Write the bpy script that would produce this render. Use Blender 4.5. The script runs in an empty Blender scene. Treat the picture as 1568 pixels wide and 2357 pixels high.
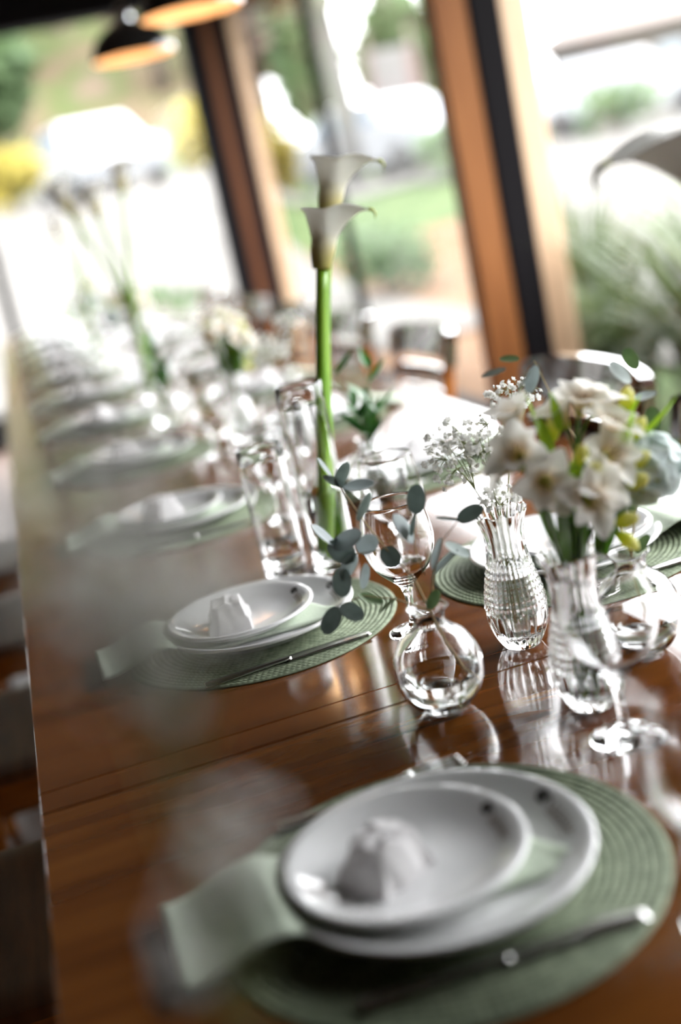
import bpy, bmesh, math, random
from mathutils import Vector, Matrix
R = random.Random(7)
PI = math.pi
SC = bpy.context.scene
COL = SC.collection

# ------------------------------------------------------------------ camera, sky, exposure
TT = 0.75                                   # height of the table top
CAM_Z = 1.3114
cam_d = bpy.data.cameras.new('camera')
cam = bpy.data.objects.new('camera', cam_d)
COL.objects.link(cam)
yaw, pit, rol = math.radians(12.656), math.radians(14.98), math.radians(12.10)
hf = Vector((math.sin(yaw), math.cos(yaw), 0)); rt = Vector((math.cos(yaw), -math.sin(yaw), 0)); zz = Vector((0, 0, 1))
fw = hf * math.cos(pit) - zz * math.sin(pit)
up = hf * math.sin(pit) + zz * math.cos(pit)
cr = rt * math.cos(rol) - up * math.sin(rol)
cu = rt * math.sin(rol) + up * math.cos(rol)
m = Matrix((cr, cu, -fw)).transposed().to_4x4()
m.translation = (0, 0, CAM_Z)
cam.matrix_world = m
cam_d.sensor_fit = 'VERTICAL'
cam_d.sensor_height = 36
cam_d.lens = 2826.7 / 2357 * 36
cam_d.clip_start = 0.01
cam_d.clip_end = 400
cam_d.dof.use_dof = True
cam_d.dof.focus_distance = 1.47
cam_d.dof.aperture_fstop = 1.4
SC.camera = cam

w = bpy.data.worlds.new('overcast_sky')
SC.world = w
w.use_nodes = True
bg = w.node_tree.nodes['Background']
# CIE standard overcast sky: radiance rises from the horizon to the zenith as (1 + 2 sin e) / 3
WN, WL = w.node_tree.nodes, w.node_tree.links
wtc = WN.new('ShaderNodeTexCoord'); wsp = WN.new('ShaderNodeSeparateXYZ'); WL.new(wtc.outputs['Generated'], wsp.inputs[0])
wmx = WN.new('ShaderNodeMath'); wmx.operation = 'MAXIMUM'; wmx.inputs[1].default_value = 0.0; WL.new(wsp.outputs['Z'], wmx.inputs[0])
wma = WN.new('ShaderNodeMath'); wma.operation = 'MULTIPLY_ADD'; wma.inputs[1].default_value = 2.0; wma.inputs[2].default_value = 1.0; WL.new(wmx.outputs[0], wma.inputs[0])
wst = WN.new('ShaderNodeMath'); wst.operation = 'MULTIPLY'; wst.inputs[1].default_value = 4.0; WL.new(wma.outputs[0], wst.inputs[0])
bg.inputs[0].default_value = (0.985, 0.97, 1.0, 1)
WL.new(wst.outputs[0], bg.inputs[1])
SC.view_settings.view_transform = 'Standard'
SC.view_settings.look = 'None'
SC.view_settings.gamma = 1
SC.view_settings.exposure = 1.27
SC.view_settings.use_curve_mapping = False
cy = SC.cycles
cy.use_denoising = True
cy.use_adaptive_sampling = True
cy.adaptive_threshold = 0.025
cy.max_bounces = 12
cy.diffuse_bounces = 4
cy.glossy_bounces = 6
cy.transmission_bounces = 12
cy.transparent_max_bounces = 16
cy.caustics_reflective = True
cy.caustics_refractive = True
cy.blur_glossy = 0.6
cy.sample_clamp_indirect = 6.0

# ------------------------------------------------------------------ materials
MATS = {}
def new_mat(name):
    mt = bpy.data.materials.new(name); mt.use_nodes = True
    MATS[name] = mt
    nt = mt.node_tree
    return mt, nt, nt.nodes['Principled BSDF'], nt.nodes['Material Output']

def pm(name, col, rough=0.5, metal=0.0, coat=0.0, trans=0.0, ior=1.5, spec=0.5, sheen=0.0):
    mt, nt, b, o = new_mat(name)
    b.inputs['Base Color'].default_value = (*col, 1)
    b.inputs['Roughness'].default_value = rough
    b.inputs['Metallic'].default_value = metal
    b.inputs['Coat Weight'].default_value = coat
    b.inputs['Coat Roughness'].default_value = 0.04
    b.inputs['Transmission Weight'].default_value = trans
    b.inputs['IOR'].default_value = ior
    b.inputs['Specular IOR Level'].default_value = spec
    b.inputs['Sheen Weight'].default_value = sheen
    return mt

def ramp_noise(name, cols, scale=(5, 5, 5), nscale=1.0, detail=6, rough=0.5, coat=0.0, dist=0.0, bump=0.0, translucent=0.0, spec=0.5, lo=0.3, hi=0.7):
    mt, nt, b, o = new_mat(name)
    N = nt.nodes; L = nt.links
    tc = N.new('ShaderNodeTexCoord'); mp = N.new('ShaderNodeMapping'); mp.inputs['Scale'].default_value = scale
    nz = N.new('ShaderNodeTexNoise'); nz.inputs['Scale'].default_value = nscale; nz.inputs['Detail'].default_value = detail; nz.inputs['Distortion'].default_value = dist
    rp = N.new('ShaderNodeValToRGB')
    L.new(tc.outputs['Object'], mp.inputs[0]); L.new(mp.outputs[0], nz.inputs['Vector']); L.new(nz.outputs[0], rp.inputs[0])
    n = len(cols)
    while len(rp.color_ramp.elements) < n: rp.color_ramp.elements.new(0.5)
    for i, c in enumerate(cols):
        e = rp.color_ramp.elements[i]; e.position = lo + (hi - lo) * i / (n - 1); e.color = (*c, 1)
    L.new(rp.outputs[0], b.inputs['Base Color'])
    b.inputs['Roughness'].default_value = rough; b.inputs['Coat Weight'].default_value = coat; b.inputs['Coat Roughness'].default_value = 0.05
    b.inputs['Specular IOR Level'].default_value = spec
    if bump:
        bp = N.new('ShaderNodeBump'); bp.inputs['Strength'].default_value = bump; bp.inputs['Distance'].default_value = 0.002
        L.new(nz.outputs[0], bp.inputs['Height']); L.new(bp.outputs[0], b.inputs['Normal'])
    if translucent:
        t = N.new('ShaderNodeBsdfTranslucent'); mx = N.new('ShaderNodeMixShader'); mx.inputs[0].default_value = translucent
        L.new(rp.outputs[0], t.inputs[0]); L.new(b.outputs[0], mx.inputs[1]); L.new(t.outputs[0], mx.inputs[2]); L.new(mx.outputs[0], o.inputs[0])
    return mt

def grad_mat(name, stops, length, axis=2, rough=0.5, translucent=0.3, noise=0.15):
    """colour along a petal or stem's own length (object coordinates, the piece's own colouring)"""
    mt, nt, b, o = new_mat(name)
    N = nt.nodes; L = nt.links
    tc = N.new('ShaderNodeTexCoord'); sp = N.new('ShaderNodeSeparateXYZ'); L.new(tc.outputs['Object'], sp.inputs[0])
    dv = N.new('ShaderNodeMath'); dv.operation = 'DIVIDE'; dv.inputs[1].default_value = length; L.new(sp.outputs[axis], dv.inputs[0])
    nz = N.new('ShaderNodeTexNoise'); nz.inputs['Scale'].default_value = 60; L.new(tc.outputs['Object'], nz.inputs['Vector'])
    sb = N.new('ShaderNodeMath'); sb.operation = 'SUBTRACT'; sb.inputs[1].default_value = 0.5; L.new(nz.outputs[0], sb.inputs[0])
    ml = N.new('ShaderNodeMath'); ml.operation = 'MULTIPLY_ADD'; ml.inputs[1].default_value = noise; L.new(sb.outputs[0], ml.inputs[0]); L.new(dv.outputs[0], ml.inputs[2])
    rp = N.new('ShaderNodeValToRGB'); L.new(ml.outputs[0], rp.inputs[0])
    while len(rp.color_ramp.elements) < len(stops): rp.color_ramp.elements.new(0.5)
    for i, (p, c) in enumerate(stops):
        e = rp.color_ramp.elements[i]; e.position = p; e.color = (*c, 1)
    L.new(rp.outputs[0], b.inputs['Base Color']); b.inputs['Roughness'].default_value = rough
    if translucent:
        t = N.new('ShaderNodeBsdfTranslucent'); mx = N.new('ShaderNodeMixShader'); mx.inputs[0].default_value = translucent
        L.new(rp.outputs[0], t.inputs[0]); L.new(b.outputs[0], mx.inputs[1]); L.new(t.outputs[0], mx.inputs[2]); L.new(mx.outputs[0], o.inputs[0])
    return mt

def table_wood():
    mt, nt, b, o = new_mat('table_wood')
    N = nt.nodes; L = nt.links
    tc = N.new('ShaderNodeTexCoord'); mp = N.new('ShaderNodeMapping'); mp.inputs['Scale'].default_value = (2.2, 26, 10)
    L.new(tc.outputs['Object'], mp.inputs[0])
    n1 = N.new('ShaderNodeTexNoise'); n1.inputs['Scale'].default_value = 1.0; n1.inputs['Detail'].default_value = 8; n1.inputs['Distortion'].default_value = 0.6
    L.new(mp.outputs[0], n1.inputs['Vector'])
    rp = N.new('ShaderNodeValToRGB'); L.new(n1.outputs[0], rp.inputs[0])
    for i, (p, c) in enumerate([(0.25, (0.066, 0.020, 0.0045)), (0.78, (0.18, 0.062, 0.0115))]):
        e = rp.color_ramp.elements[i]; e.position = p; e.color = (*c, 1)
    e = rp.color_ramp.elements.new(0.5); e.color = (0.115, 0.036, 0.007, 1)
    L.new(rp.outputs[0], b.inputs['Base Color'])
    # faint scuffs and dust in the varnish
    n2 = N.new('ShaderNodeTexNoise'); n2.inputs['Scale'].default_value = 9; n2.inputs['Detail'].default_value = 8; L.new(tc.outputs['Object'], n2.inputs['Vector'])
    mr = N.new('ShaderNodeMapRange'); mr.inputs['To Min'].default_value = 0.05; mr.inputs['To Max'].default_value = 0.17; L.new(n2.outputs[0], mr.inputs[0])
    L.new(mr.outputs[0], b.inputs['Roughness'])
    b.inputs['Specular IOR Level'].default_value = 0.55
    b.inputs['Coat Weight'].default_value = 0.2; b.inputs['Coat Roughness'].default_value = 0.06
    bp = N.new('ShaderNodeBump'); bp.inputs['Strength'].default_value = 0.03; bp.inputs['Distance'].default_value = 0.001
    L.new(n1.outputs[0], bp.inputs['Height']); L.new(bp.outputs[0], b.inputs['Normal'])
    return mt

def pane_mat():
    mt, nt, b, o = new_mat('window_glass')
    N = nt.nodes; L = nt.links
    N.remove(b)
    tr = N.new('ShaderNodeBsdfTransparent'); tr.inputs[0].default_value = (0.97, 0.985, 0.98, 1)
    gl = N.new('ShaderNodeBsdfGlossy'); gl.inputs['Roughness'].default_value = 0.01
    ge = N.new('ShaderNodeNewGeometry'); dt = N.new('ShaderNodeVectorMath'); dt.operation = 'DOT_PRODUCT'
    L.new(ge.outputs['Incoming'], dt.inputs[0]); L.new(ge.outputs['Normal'], dt.inputs[1])
    ab = N.new('ShaderNodeMath'); ab.operation = 'ABSOLUTE'; L.new(dt.outputs['Value'], ab.inputs[0])
    om = N.new('ShaderNodeMath'); om.operation = 'SUBTRACT'; om.inputs[0].default_value = 1.0; L.new(ab.outputs[0], om.inputs[1])
    pw = N.new('ShaderNodeMath'); pw.operation = 'POWER'; pw.inputs[1].default_value = 5.0; L.new(om.outputs[0], pw.inputs[0])
    fr = N.new('ShaderNodeMath'); fr.operation = 'MULTIPLY_ADD'; fr.inputs[1].default_value = 0.35; fr.inputs[2].default_value = 0.02; L.new(pw.outputs[0], fr.inputs[0])   # both faces of a thin coated pane
    mx = N.new('ShaderNodeMixShader'); L.new(fr.outputs[0], mx.inputs[0]); L.new(tr.outputs[0], mx.inputs[1]); L.new(gl.outputs[0], mx.inputs[2])
    L.new(mx.outputs[0], o.inputs[0])
    return mt

def emit(name, col, s):
    mt, nt, b, o = new_mat(name)
    b.inputs['Base Color'].default_value = (*col, 1)
    b.inputs['Emission Color'].default_value = (*col, 1); b.inputs['Emission Strength'].default_value = s
    return mt

table_wood(); pane_mat()
pm('porcelain', (0.80, 0.80, 0.80), 0.10, coat=0.4)
pm('print_dark', (0.035, 0.032, 0.03), 0.3)
pm('print_brown', (0.16, 0.10, 0.07), 0.3)
ramp_noise('mat_weave', [(0.145,0.178,0.110),(0.275,0.325,0.215)], (1, 1, 1), 90, 3, 0.75)
ramp_noise('linen', [(0.46, 0.53, 0.42), (0.56, 0.63, 0.51)], (1, 1, 1), 400, 3, 0.9, bump=0.3)
ramp_noise('crepe_paper', [(0.82, 0.80, 0.80), (0.90, 0.88, 0.88)], (200, 60, 60), 1, 3, 0.8, bump=0.5, translucent=0.25)
pm('steel', (0.55, 0.54, 0.53), 0.22, 1.0)
pm('clear_glass', (1, 1, 1), 0.0, trans=1.0, ior=1.48)
pm('cut_crystal', (1, 1, 1), 0.0, trans=1.0, ior=1.52)
pm('water', (0.98, 1, 0.99), 0.0, trans=1.0, ior=1.33)
ramp_noise('chair_wood', [(0.20, 0.055, 0.010), (0.42, 0.14, 0.022)], (3, 3, 18), 2, 5, 0.16, coat=0.5)
ramp_noise('seat_wood', [(0.10, 0.034, 0.010), (0.20, 0.07, 0.016)], (3, 18, 3), 2, 5, 0.5)
ramp_noise('chair_dark', [(0.030, 0.012, 0.008), (0.060, 0.024, 0.014)], (18, 3, 18), 2, 5, 0.10, coat=1.0, spec=0.9)
MATS['chair_dark'].node_tree.nodes['Principled BSDF'].inputs['Coat IOR'].default_value = 1.75
ramp_noise('post_wood', [(0.1600, 0.0533, 0.0144), (0.2720, 0.1073, 0.0330)], (12, 12, 1.2), 1.5, 6, 0.45, spec=0.12)
ramp_noise('post_wood_dark', [(0.085, 0.030, 0.012), (0.13, 0.05, 0.02)], (12, 12, 1.2), 1.5, 6, 0.5, spec=0.12)
ramp_noise('post_wood_daylit', [(0.42, 0.26, 0.15), (0.58, 0.40, 0.25)], (12, 12, 1.2), 1.5, 6, 0.5)  # outer timber: daylight on it put into the colour as a paler tone
pm('black_metal', (0.008, 0.007, 0.008), 0.6, spec=0.03)
ramp_noise('floor_boards', [(0.050, 0.022, 0.012), (0.11, 0.05, 0.025)], (14, 1.5, 1), 1, 6, 0.5, spec=0.2)
ramp_noise('dark_ceiling', [(0.030, 0.018, 0.012), (0.055, 0.034, 0.022)], (10, 1, 1), 1, 5, 0.6)
ramp_noise('wall_plaster', [(0.085,0.06,0.045),(0.11,0.078,0.058)], (2, 2, 2), 2, 5, 0.8)
pm('lamp_black', (0.015, 0.014, 0.014), 0.12, coat=0.8)
pm('lamp_chrome', (0.75, 0.76, 0.78), 0.15, 1.0)
pm('lamp_white', (0.80, 0.62, 0.45), 0.5)
emit('bulb', (1.0, 0.66, 0.36), 14)
grad_mat('calla_spathe', [(0.0, (0.42, 0.38, 0.06)), (0.22, (0.66, 0.58, 0.28)), (0.5, (0.84, 0.82, 0.76)), (1.0, (0.86, 0.86, 0.83))], 0.100, rough=0.5, translucent=0.25)
pm('calla_tip', (0.38, 0.40, 0.05), 0.5)
pm('calla_spadix', (0.80, 0.58, 0.06), 0.7)
ramp_noise('calla_stem', [(0.13, 0.30, 0.012), (0.26, 0.44, 0.03)], (30, 30, 3), 1, 4, 0.35, translucent=0.1)
ramp_noise('euc_leaf', [(0.11, 0.15, 0.135), (0.19, 0.25, 0.23)], (60, 60, 60), 1, 4, 0.55, translucent=0.18)
ramp_noise('euc_leaf_pale', [(0.28, 0.34, 0.34), (0.38, 0.45, 0.46)], (60, 60, 60), 1, 4, 0.55, translucent=0.3)
ramp_noise('euc_leaf_green', [(0.07, 0.13, 0.045), (0.12, 0.20, 0.07)], (60, 60, 60), 1, 4, 0.5, translucent=0.2)
pm('euc_stem', (0.40, 0.29, 0.13), 0.6)
ramp_noise('gyp_floret', [(0.82,0.81,0.78),(0.90,0.90,0.89)], (1, 1, 1), 300, 2, 0.8, translucent=0.5)
pm('gyp_stem', (0.24, 0.27, 0.10), 0.6)
grad_mat('alstro_petal', [(0.0, (0.52, 0.52, 0.08)), (0.22, (0.78, 0.66, 0.36)), (0.42, (0.89, 0.79, 0.68)), (0.60, (0.95, 0.92, 0.86)), (1.0, (0.96, 0.95, 0.92))], 0.045, rough=0.55, translucent=0.5, noise=0.5)
pm('alstro_throat', (0.45, 0.50, 0.08), 0.6)
pm('alstro_anther', (0.28, 0.20, 0.10), 0.7)
grad_mat('alstro_bud', [(0.0, (0.48, 0.60, 0.05)), (0.5, (0.80, 0.80, 0.14)), (1.0, (0.92, 0.88, 0.50))], 0.026, translucent=0.45)
ramp_noise('leaf_bright', [(0.22,0.42,0.015),(0.42,0.60,0.04)], (25, 25, 25), 1, 3, 0.4, translucent=0.4)
ramp_noise('leaf_green', [(0.045, 0.13, 0.012), (0.10, 0.22, 0.025)], (25, 25, 25), 1, 3, 0.35, translucent=0.25)
ramp_noise('ruscus_leaf', [(0.02, 0.11, 0.015), (0.045, 0.17, 0.025)], (25, 25, 25), 1, 3, 0.3, translucent=0.2)
grad_mat('hydrangea_petal', [(0.0, (0.66, 0.74, 0.70)), (1.0, (0.80, 0.86, 0.88))], 0.02, translucent=0.3)
# outdoors
ramp_noise('turf', [(0.0222,0.0358,0.0144),(0.0405,0.0534,0.0234)], (1, 1, 1), 2.2, 6, 0.9, spec=0.02)
ramp_noise('hill_scrub', [(0.0460, 0.0488, 0.0215), (0.0766, 0.0553, 0.0378), (0.0397, 0.0541, 0.0189), (0.0919, 0.0644, 0.0513)], (1, 1, 1), .45, 6, 0.95, spec=0.02)
ramp_noise('clay_paving', [(0.0613, 0.0365, 0.0216), (0.0778, 0.0480, 0.0294)], (1, 1, 1), 3, 6, 0.8, spec=0.02)
ramp_noise('pale_road', [(0.0597,0.0568,0.0536),(0.0796,0.0762,0.0710)], (1, 1, 1), 1.2, 6, 0.9, spec=0.02)
ramp_noise('tree_olive', [(0.0309,0.0368,0.0190),(0.0624,0.0588,0.0381)], (1, 1, 1), 1.3, 4, 0.8, translucent=0.3)
ramp_noise('tree_green', [(0.0226, 0.0497, 0.0135), (0.0528, 0.0867, 0.0257)], (1, 1, 1), 1.6, 4, 0.8, translucent=0.3)
ramp_noise('tree_tan', [(0.0642,0.0429,0.0292),(0.1056,0.0729,0.0539)], (1, 1, 1), 1.0, 4, 0.8, translucent=0.3)
ramp_noise('yellow_bloom', [(0.1852, 0.1474, 0.0152), (0.2527, 0.2106, 0.0338)], (1, 1, 1), 2.0, 4, 0.8, translucent=0.3)
ramp_noise('grass_blade', [(0.0306, 0.0542, 0.0158), (0.1050, 0.1312, 0.0569)], (3, 3, 3), 1.0, 4, 0.6, translucent=0.35)
pm('trunk', (0.06, 0.045, 0.034), 0.9)
pm('pale_trunk', (0.06, 0.058, 0.056), 0.9)
pm('car_white', (0.16, 0.165, 0.175), 0.3, coat=0.2)
pm('car_glass', (0.10, 0.12, 0.15), 0.05)
pm('rubber', (0.02, 0.02, 0.02), 0.8)
pm('sign_white', (0.075, 0.068, 0.07), 0.5)
pm('sign_red', (0.075, 0.04, 0.038), 0.5)
pm('house_wall', (0.065, 0.056, 0.05), 0.85)
pm('house_roof', (0.06, 0.045, 0.038), 0.85)
pm('house_window', (0.12, 0.14, 0.16), 0.1)

# ------------------------------------------------------------------ mesh helpers
class G:
    def __init__(s): s.v = []; s.f = []
    def add(s, vs, fs):
        o = len(s.v); s.v += [tuple(p) for p in vs]; s.f += [tuple(i + o for i in f) for f in fs]; return s
    def lathe(s, prof, n=32, c=(0, 0, 0), mod=None, close=False):
        """prof: list of (r,z); r==0 ends close to a point"""
        rows = []; vs = []; fs = []
        for j, (r, z) in enumerate(prof):
            if r < 1e-6: rows.append([len(vs)] * n); vs.append((c[0], c[1], c[2] + z)); continue
            row = []
            for i in range(n):
                a = 2 * PI * i / n; rr = r; z2 = z
                if mod: rr, z2 = mod(r, z, a, j)
                row.append(len(vs)); vs.append((c[0] + rr * math.cos(a), c[1] + rr * math.sin(a), c[2] + z2))
            rows.append(row)
        pairs = list(zip(rows[:-1], rows[1:])) + ([(rows[-1], rows[0])] if close else [])
        for a, b in pairs:
            for i in range(n):
                k = (i + 1) % n
                q = [a[i], a[k], b[k], b[i]]
                u = []
                for t in q:
                    if t not in u: u.append(t)
                if len(u) > 2: fs.append(u)
        return s.add(vs, fs)
    def box(s, x0, x1, y0, y1, z0, z1, b=0.0):
        if b <= 0:
            vs = [(x, y, z) for z in (z0, z1) for y in (y0, y1) for x in (x0, x1)]
            return s.add(vs, [(0, 2, 3, 1), (4, 5, 7, 6), (0, 1, 5, 4), (2, 6, 7, 3), (0, 4, 6, 2), (1, 3, 7, 5)])
        X = (x0, x0 + b, x1 - b, x1); Y = (y0, y0 + b, y1 - b, y1)
        vs = []
        def ring(z, k):   # octagon-cornered ring, k: inset
            i, e = b * k, b
            return [(x0 + e, y0 + i, z), (x1 - e, y0 + i, z), (x1 - i, y0 + e, z), (x1 - i, y1 - e, z), (x1 - e, y1 - i, z), (x0 + e, y1 - i, z), (x0 + i, y1 - e, z), (x0 + i, y0 + e, z)]
        vs = ring(z0, 1) + ring(z0 + b, 0) + ring(z1 - b, 0) + ring(z1, 1)
        fs = [tuple(range(7, -1, -1)), tuple(range(24, 32))]
        for r in range(3):
            for i in range(8):
                k = (i + 1) % 8; fs.append((r * 8 + i, r * 8 + k, r * 8 + 8 + k, r * 8 + 8 + i))
        return s.add(vs, fs)
    def tube(s, pts, rad, n=8, cap=True):
        pts = [Vector(p) for p in pts]; m_ = len(pts)
        if not hasattr(rad, '__len__'): rad = [rad] * m_
        vs = []; fs = []; prev = None
        for i, p in enumerate(pts):
            t = (pts[min(i + 1, m_ - 1)] - pts[max(i - 1, 0)])
            t = t.normalized() if t.length > 1e-9 else Vector((0, 0, 1))
            if prev is None:
                a = Vector((1, 0, 0)) if abs(t.x) < 0.9 else Vector((0, 1, 0)); nrm = t.cross(a).normalized()
            else:
                nrm = prev - t * prev.dot(t); nrm.normalize()
            prev = nrm; bi = t.cross(nrm)
            for k in range(n):
                an = 2 * PI * k / n; vs.append(p + (nrm * math.cos(an) + bi * math.sin(an)) * rad[i])
        for i in range(m_ - 1):
            for k in range(n):
                l = (k + 1) % n; fs.append((i * n + k, i * n + l, (i + 1) * n + l, (i + 1) * n + k))
        if cap: fs += [tuple(range(n - 1, -1, -1)), tuple(range((m_ - 1) * n, m_ * n))]
        return s.add(vs, fs)
    def grid(s, fn, nu, nv, wrap=False):
        vs = [fn(i / (nu - 1) if not wrap else i / nu, j / (nv - 1)) for j in range(nv) for i in range(nu)]
        fs = []
        for j in range(nv - 1):
            for i in range(nu if wrap else nu - 1):
                k = (i + 1) % nu; fs.append((j * nu + i, j * nu + k, (j + 1) * nu + k, (j + 1) * nu + i))
        return s.add(vs, fs)
    def slab(s, fn, nu, nv):
        """closed sheet: fn(u,v)->(top point, bottom point)"""
        vs = []; n = nu * nv
        P = [[fn(i / (nu - 1), j / (nv - 1)) for i in range(nu)] for j in range(nv)]
        vs = [P[j][i][0] for j in range(nv) for i in range(nu)] + [P[j][i][1] for j in range(nv) for i in range(nu)]
        fs = []
        for j in range(nv - 1):
            for i in range(nu - 1):
                a, b2, c, d = j * nu + i, j * nu + i + 1, (j + 1) * nu + i + 1, (j + 1) * nu + i
                fs += [(a, b2, c, d), (d + n, c + n, b2 + n, a + n)]
        edge = [i for i in range(nu)] + [j * nu + nu - 1 for j in range(1, nv)] + [(nv - 1) * nu + i for i in range(nu - 2, -1, -1)] + [j * nu for j in range(nv - 2, 0, -1)]
        for a, b2 in zip(edge, edge[1:] + edge[:1]): fs.append((b2, a, a + n, b2 + n))
        return s.add(vs, fs)
    def mesh(s, name, mat, smooth=True, sharp=None):
        me = bpy.data.meshes.new(name); me.from_pydata(s.v, [], s.f)
        me.materials.append(MATS[mat])
        if smooth:
            me.polygons.foreach_set('use_smooth', [True] * len(me.polygons))
            if sharp is not None:
                me.set_sharp_from_angle(angle=math.radians(sharp))
        me.update()
        return me

def fix_normals(me):
    bm = bmesh.new(); bm.from_mesh(me); bmesh.ops.recalc_face_normals(bm, faces=bm.faces); bm.to_mesh(me); bm.free(); return me

def ob(name, me, parent=None, loc=(0, 0, 0), rot=(0, 0, 0), scale=(1, 1, 1)):
    o = bpy.data.objects.new(name, me); COL.objects.link(o)
    o.location = loc; o.rotation_euler = rot; o.scale = scale
    if parent: o.parent = parent
    return o
def tag(o, label, cat, group=None, kind=None):
    o['label'] = label; o['category'] = cat
    if group: o['group'] = group
    if kind: o['kind'] = kind
    return o
def thing(name, label, cat, loc=(0, 0, 0), rz=0, group=None):
    return tag(ob(name, None, None, loc, (0, 0, rz)), label, cat, group)
def struct(name, me, label=None):
    o = ob(name, me); o['kind'] = 'structure'
    if label: o['label'] = label
    return o
KIDS = {}
def kids(o):
    return [c for c in bpy.data.objects if c.parent == o]
def copy_tree(o, loc, rz, label=None):
    def cp(x, par):
        c = x.copy(); COL.objects.link(c); c.parent = par
        if par is not None: c.matrix_parent_inverse = x.matrix_parent_inverse.copy()
        for ch in x.children: cp(ch, c)
        return c
    c = cp(o, None); c.location = loc; c.rotation_euler = (0, 0, rz)
    if label: c['label'] = label
    return c
def aim(d):
    """rotation whose +Z looks along d"""
    return Vector(d).to_track_quat('Z', 'Y').to_euler()
def bez(a, b, c, n=10):
    a, b, c = Vector(a), Vector(b), Vector(c)
    return [a * (1 - t) ** 2 + b * 2 * t * (1 - t) + c * t * t for t in [i / (n - 1) for i in range(n)]]
ORD = ['first', 'second', 'third', 'fourth', 'fifth', 'sixth', 'seventh', 'eighth', 'ninth', 'tenth', 'eleventh', 'twelfth']

# ------------------------------------------------------------------ the room
WX = 1.75          # window wall beside the table
EY = 8.7           # end wall
HEAD = 2.62
struct('floor', G().box(-3.6, WX + .25, -3.5, EY + .15, -0.1, 0).mesh('floor', 'floor_boards', False))
struct('ceiling', G().box(-3.6, WX + .17, -3.5, EY + .15, 2.95, 3.1).mesh('ceiling', 'dark_ceiling', False))
struct('wall_left', G().box(-3.75, -3.6, -3.5, EY + .15, -.1, 3.1).mesh('wall_left', 'wall_plaster', False))
struct('wall_back', G().box(-3.75, WX + .17, -3.65, -3.5, -.1, 3.1).mesh('wall_back', 'wall_plaster', False))
struct('wall_right', G().box(WX - .08, WX + .18, -3.5, EY, -.1, .22).box(WX - .08, WX + .10, -3.5, .2, .22, HEAD).box(WX - .10, WX + .18, -3.5, EY, HEAD, 3.1).mesh('wall_right', 'black_metal', False))
struct('wall_front', G().box(-3.6, WX, EY - .06, EY + .12, -.1, .22).box(-3.6, WX - .16, EY - .12, EY + .12, HEAD, 3.1).mesh('wall_front', 'black_metal', False))
eave = struct('added_overhang', None, 'unseen timber overhang added outside the window wall to block high sky')  # unseen; added to keep bright high sky out of the table's reflection
ob('soffit', G().box(WX + .19, 2.5, -3.5, EY + 1.2, 2.66, 2.70).mesh('soffit', 'dark_ceiling', False), eave)
ob('fascia', G().box(2.5, 2.54, -3.5, EY + 1.2, 2.58, 2.82).mesh('fascia', 'post_wood', False), eave)
rafter = G().box(WX + .19, 2.5, -.04, .04, 2.56, 2.66, .004).mesh('rafter', 'post_wood', False)
for k in range(9): ob('rafter', rafter, eave, (0, -.4 + 1.1375 * k, 0))
tn = 0
def post(y, lat=(1.585, 1.71, 1.82, 1.93), th=.10, mats=('post_wood', 'black_metal', 'post_wood_daylit')):
    global tn; tn += 1
    r = struct('trim_%d' % tn, None, 'window post of brown timber around a black steel core')
    for nm, a, b, mt, e in (('inner_timber', lat[0], lat[1], mats[0], 0), ('steel_core', lat[1], lat[2], mats[1], .012), ('outer_timber', lat[2], lat[3], mats[2], 0)):
        ob(nm, G().box(a, b, y - th / 2 - e, y + th / 2 + e, 0, HEAD + .1, .006).mesh(nm, mt, False), r)
post(4.15); post(.26)
# corner post: black steel face, timber, black, outer timber paled for daylight
tn += 1
r = struct('trim_%d' % tn, None, 'corner post of black steel and brown timber')
for nm, a, b, mt in (('steel_flange', 1.56, 1.685, 'black_metal'), ('timber_core', 1.685, 1.765, 'post_wood_dark'), ('steel_core', 1.765, 1.875, 'black_metal'), ('outer_timber', 1.875, 1.97, 'post_wood_daylit')):
    ob(nm, G().box(a, b, EY - .07, EY + .07, 0, HEAD + .1, .006).mesh(nm, mt, False), r)
wn = 0
for (a, b) in ((.32, 4.14), (4.16, EY - .08)):        # window wall
    wn += 1
    r = struct('window_%d' % wn, None)
    md = 2.25 if wn == 1 else 6.80
    ob('mullion', G().box(WX + .13, WX + .18, md - .025, md + .025, .1, HEAD + .05, .004).mesh('mullion', 'black_metal', False), r)
    for y0, y1 in ((a, md - .025), (md + .025, b)):
        ob('pane', G().box(WX + .15, WX + .156, y0, y1, .1, HEAD + .05).mesh('pane', 'window_glass', False), r)
xs = [-3.6, -1.9, .0, 1.585]
for a, b in zip(xs[:-1], xs[1:]):                                     # end wall
    wn += 1
    r = struct('window_%d' % wn, None)
    ob('pane', G().box(a + .035, b - .035 if b < 1.5 else b, EY + .1, EY + .106, .22, HEAD).mesh('pane', 'window_glass', False), r)
    if b < 1.5:
        ob('mullion', G().box(b - .035, b + .035, EY - .05, EY + .05, .22, HEAD, .004).mesh('mullion', 'black_metal', False), r)

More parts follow.
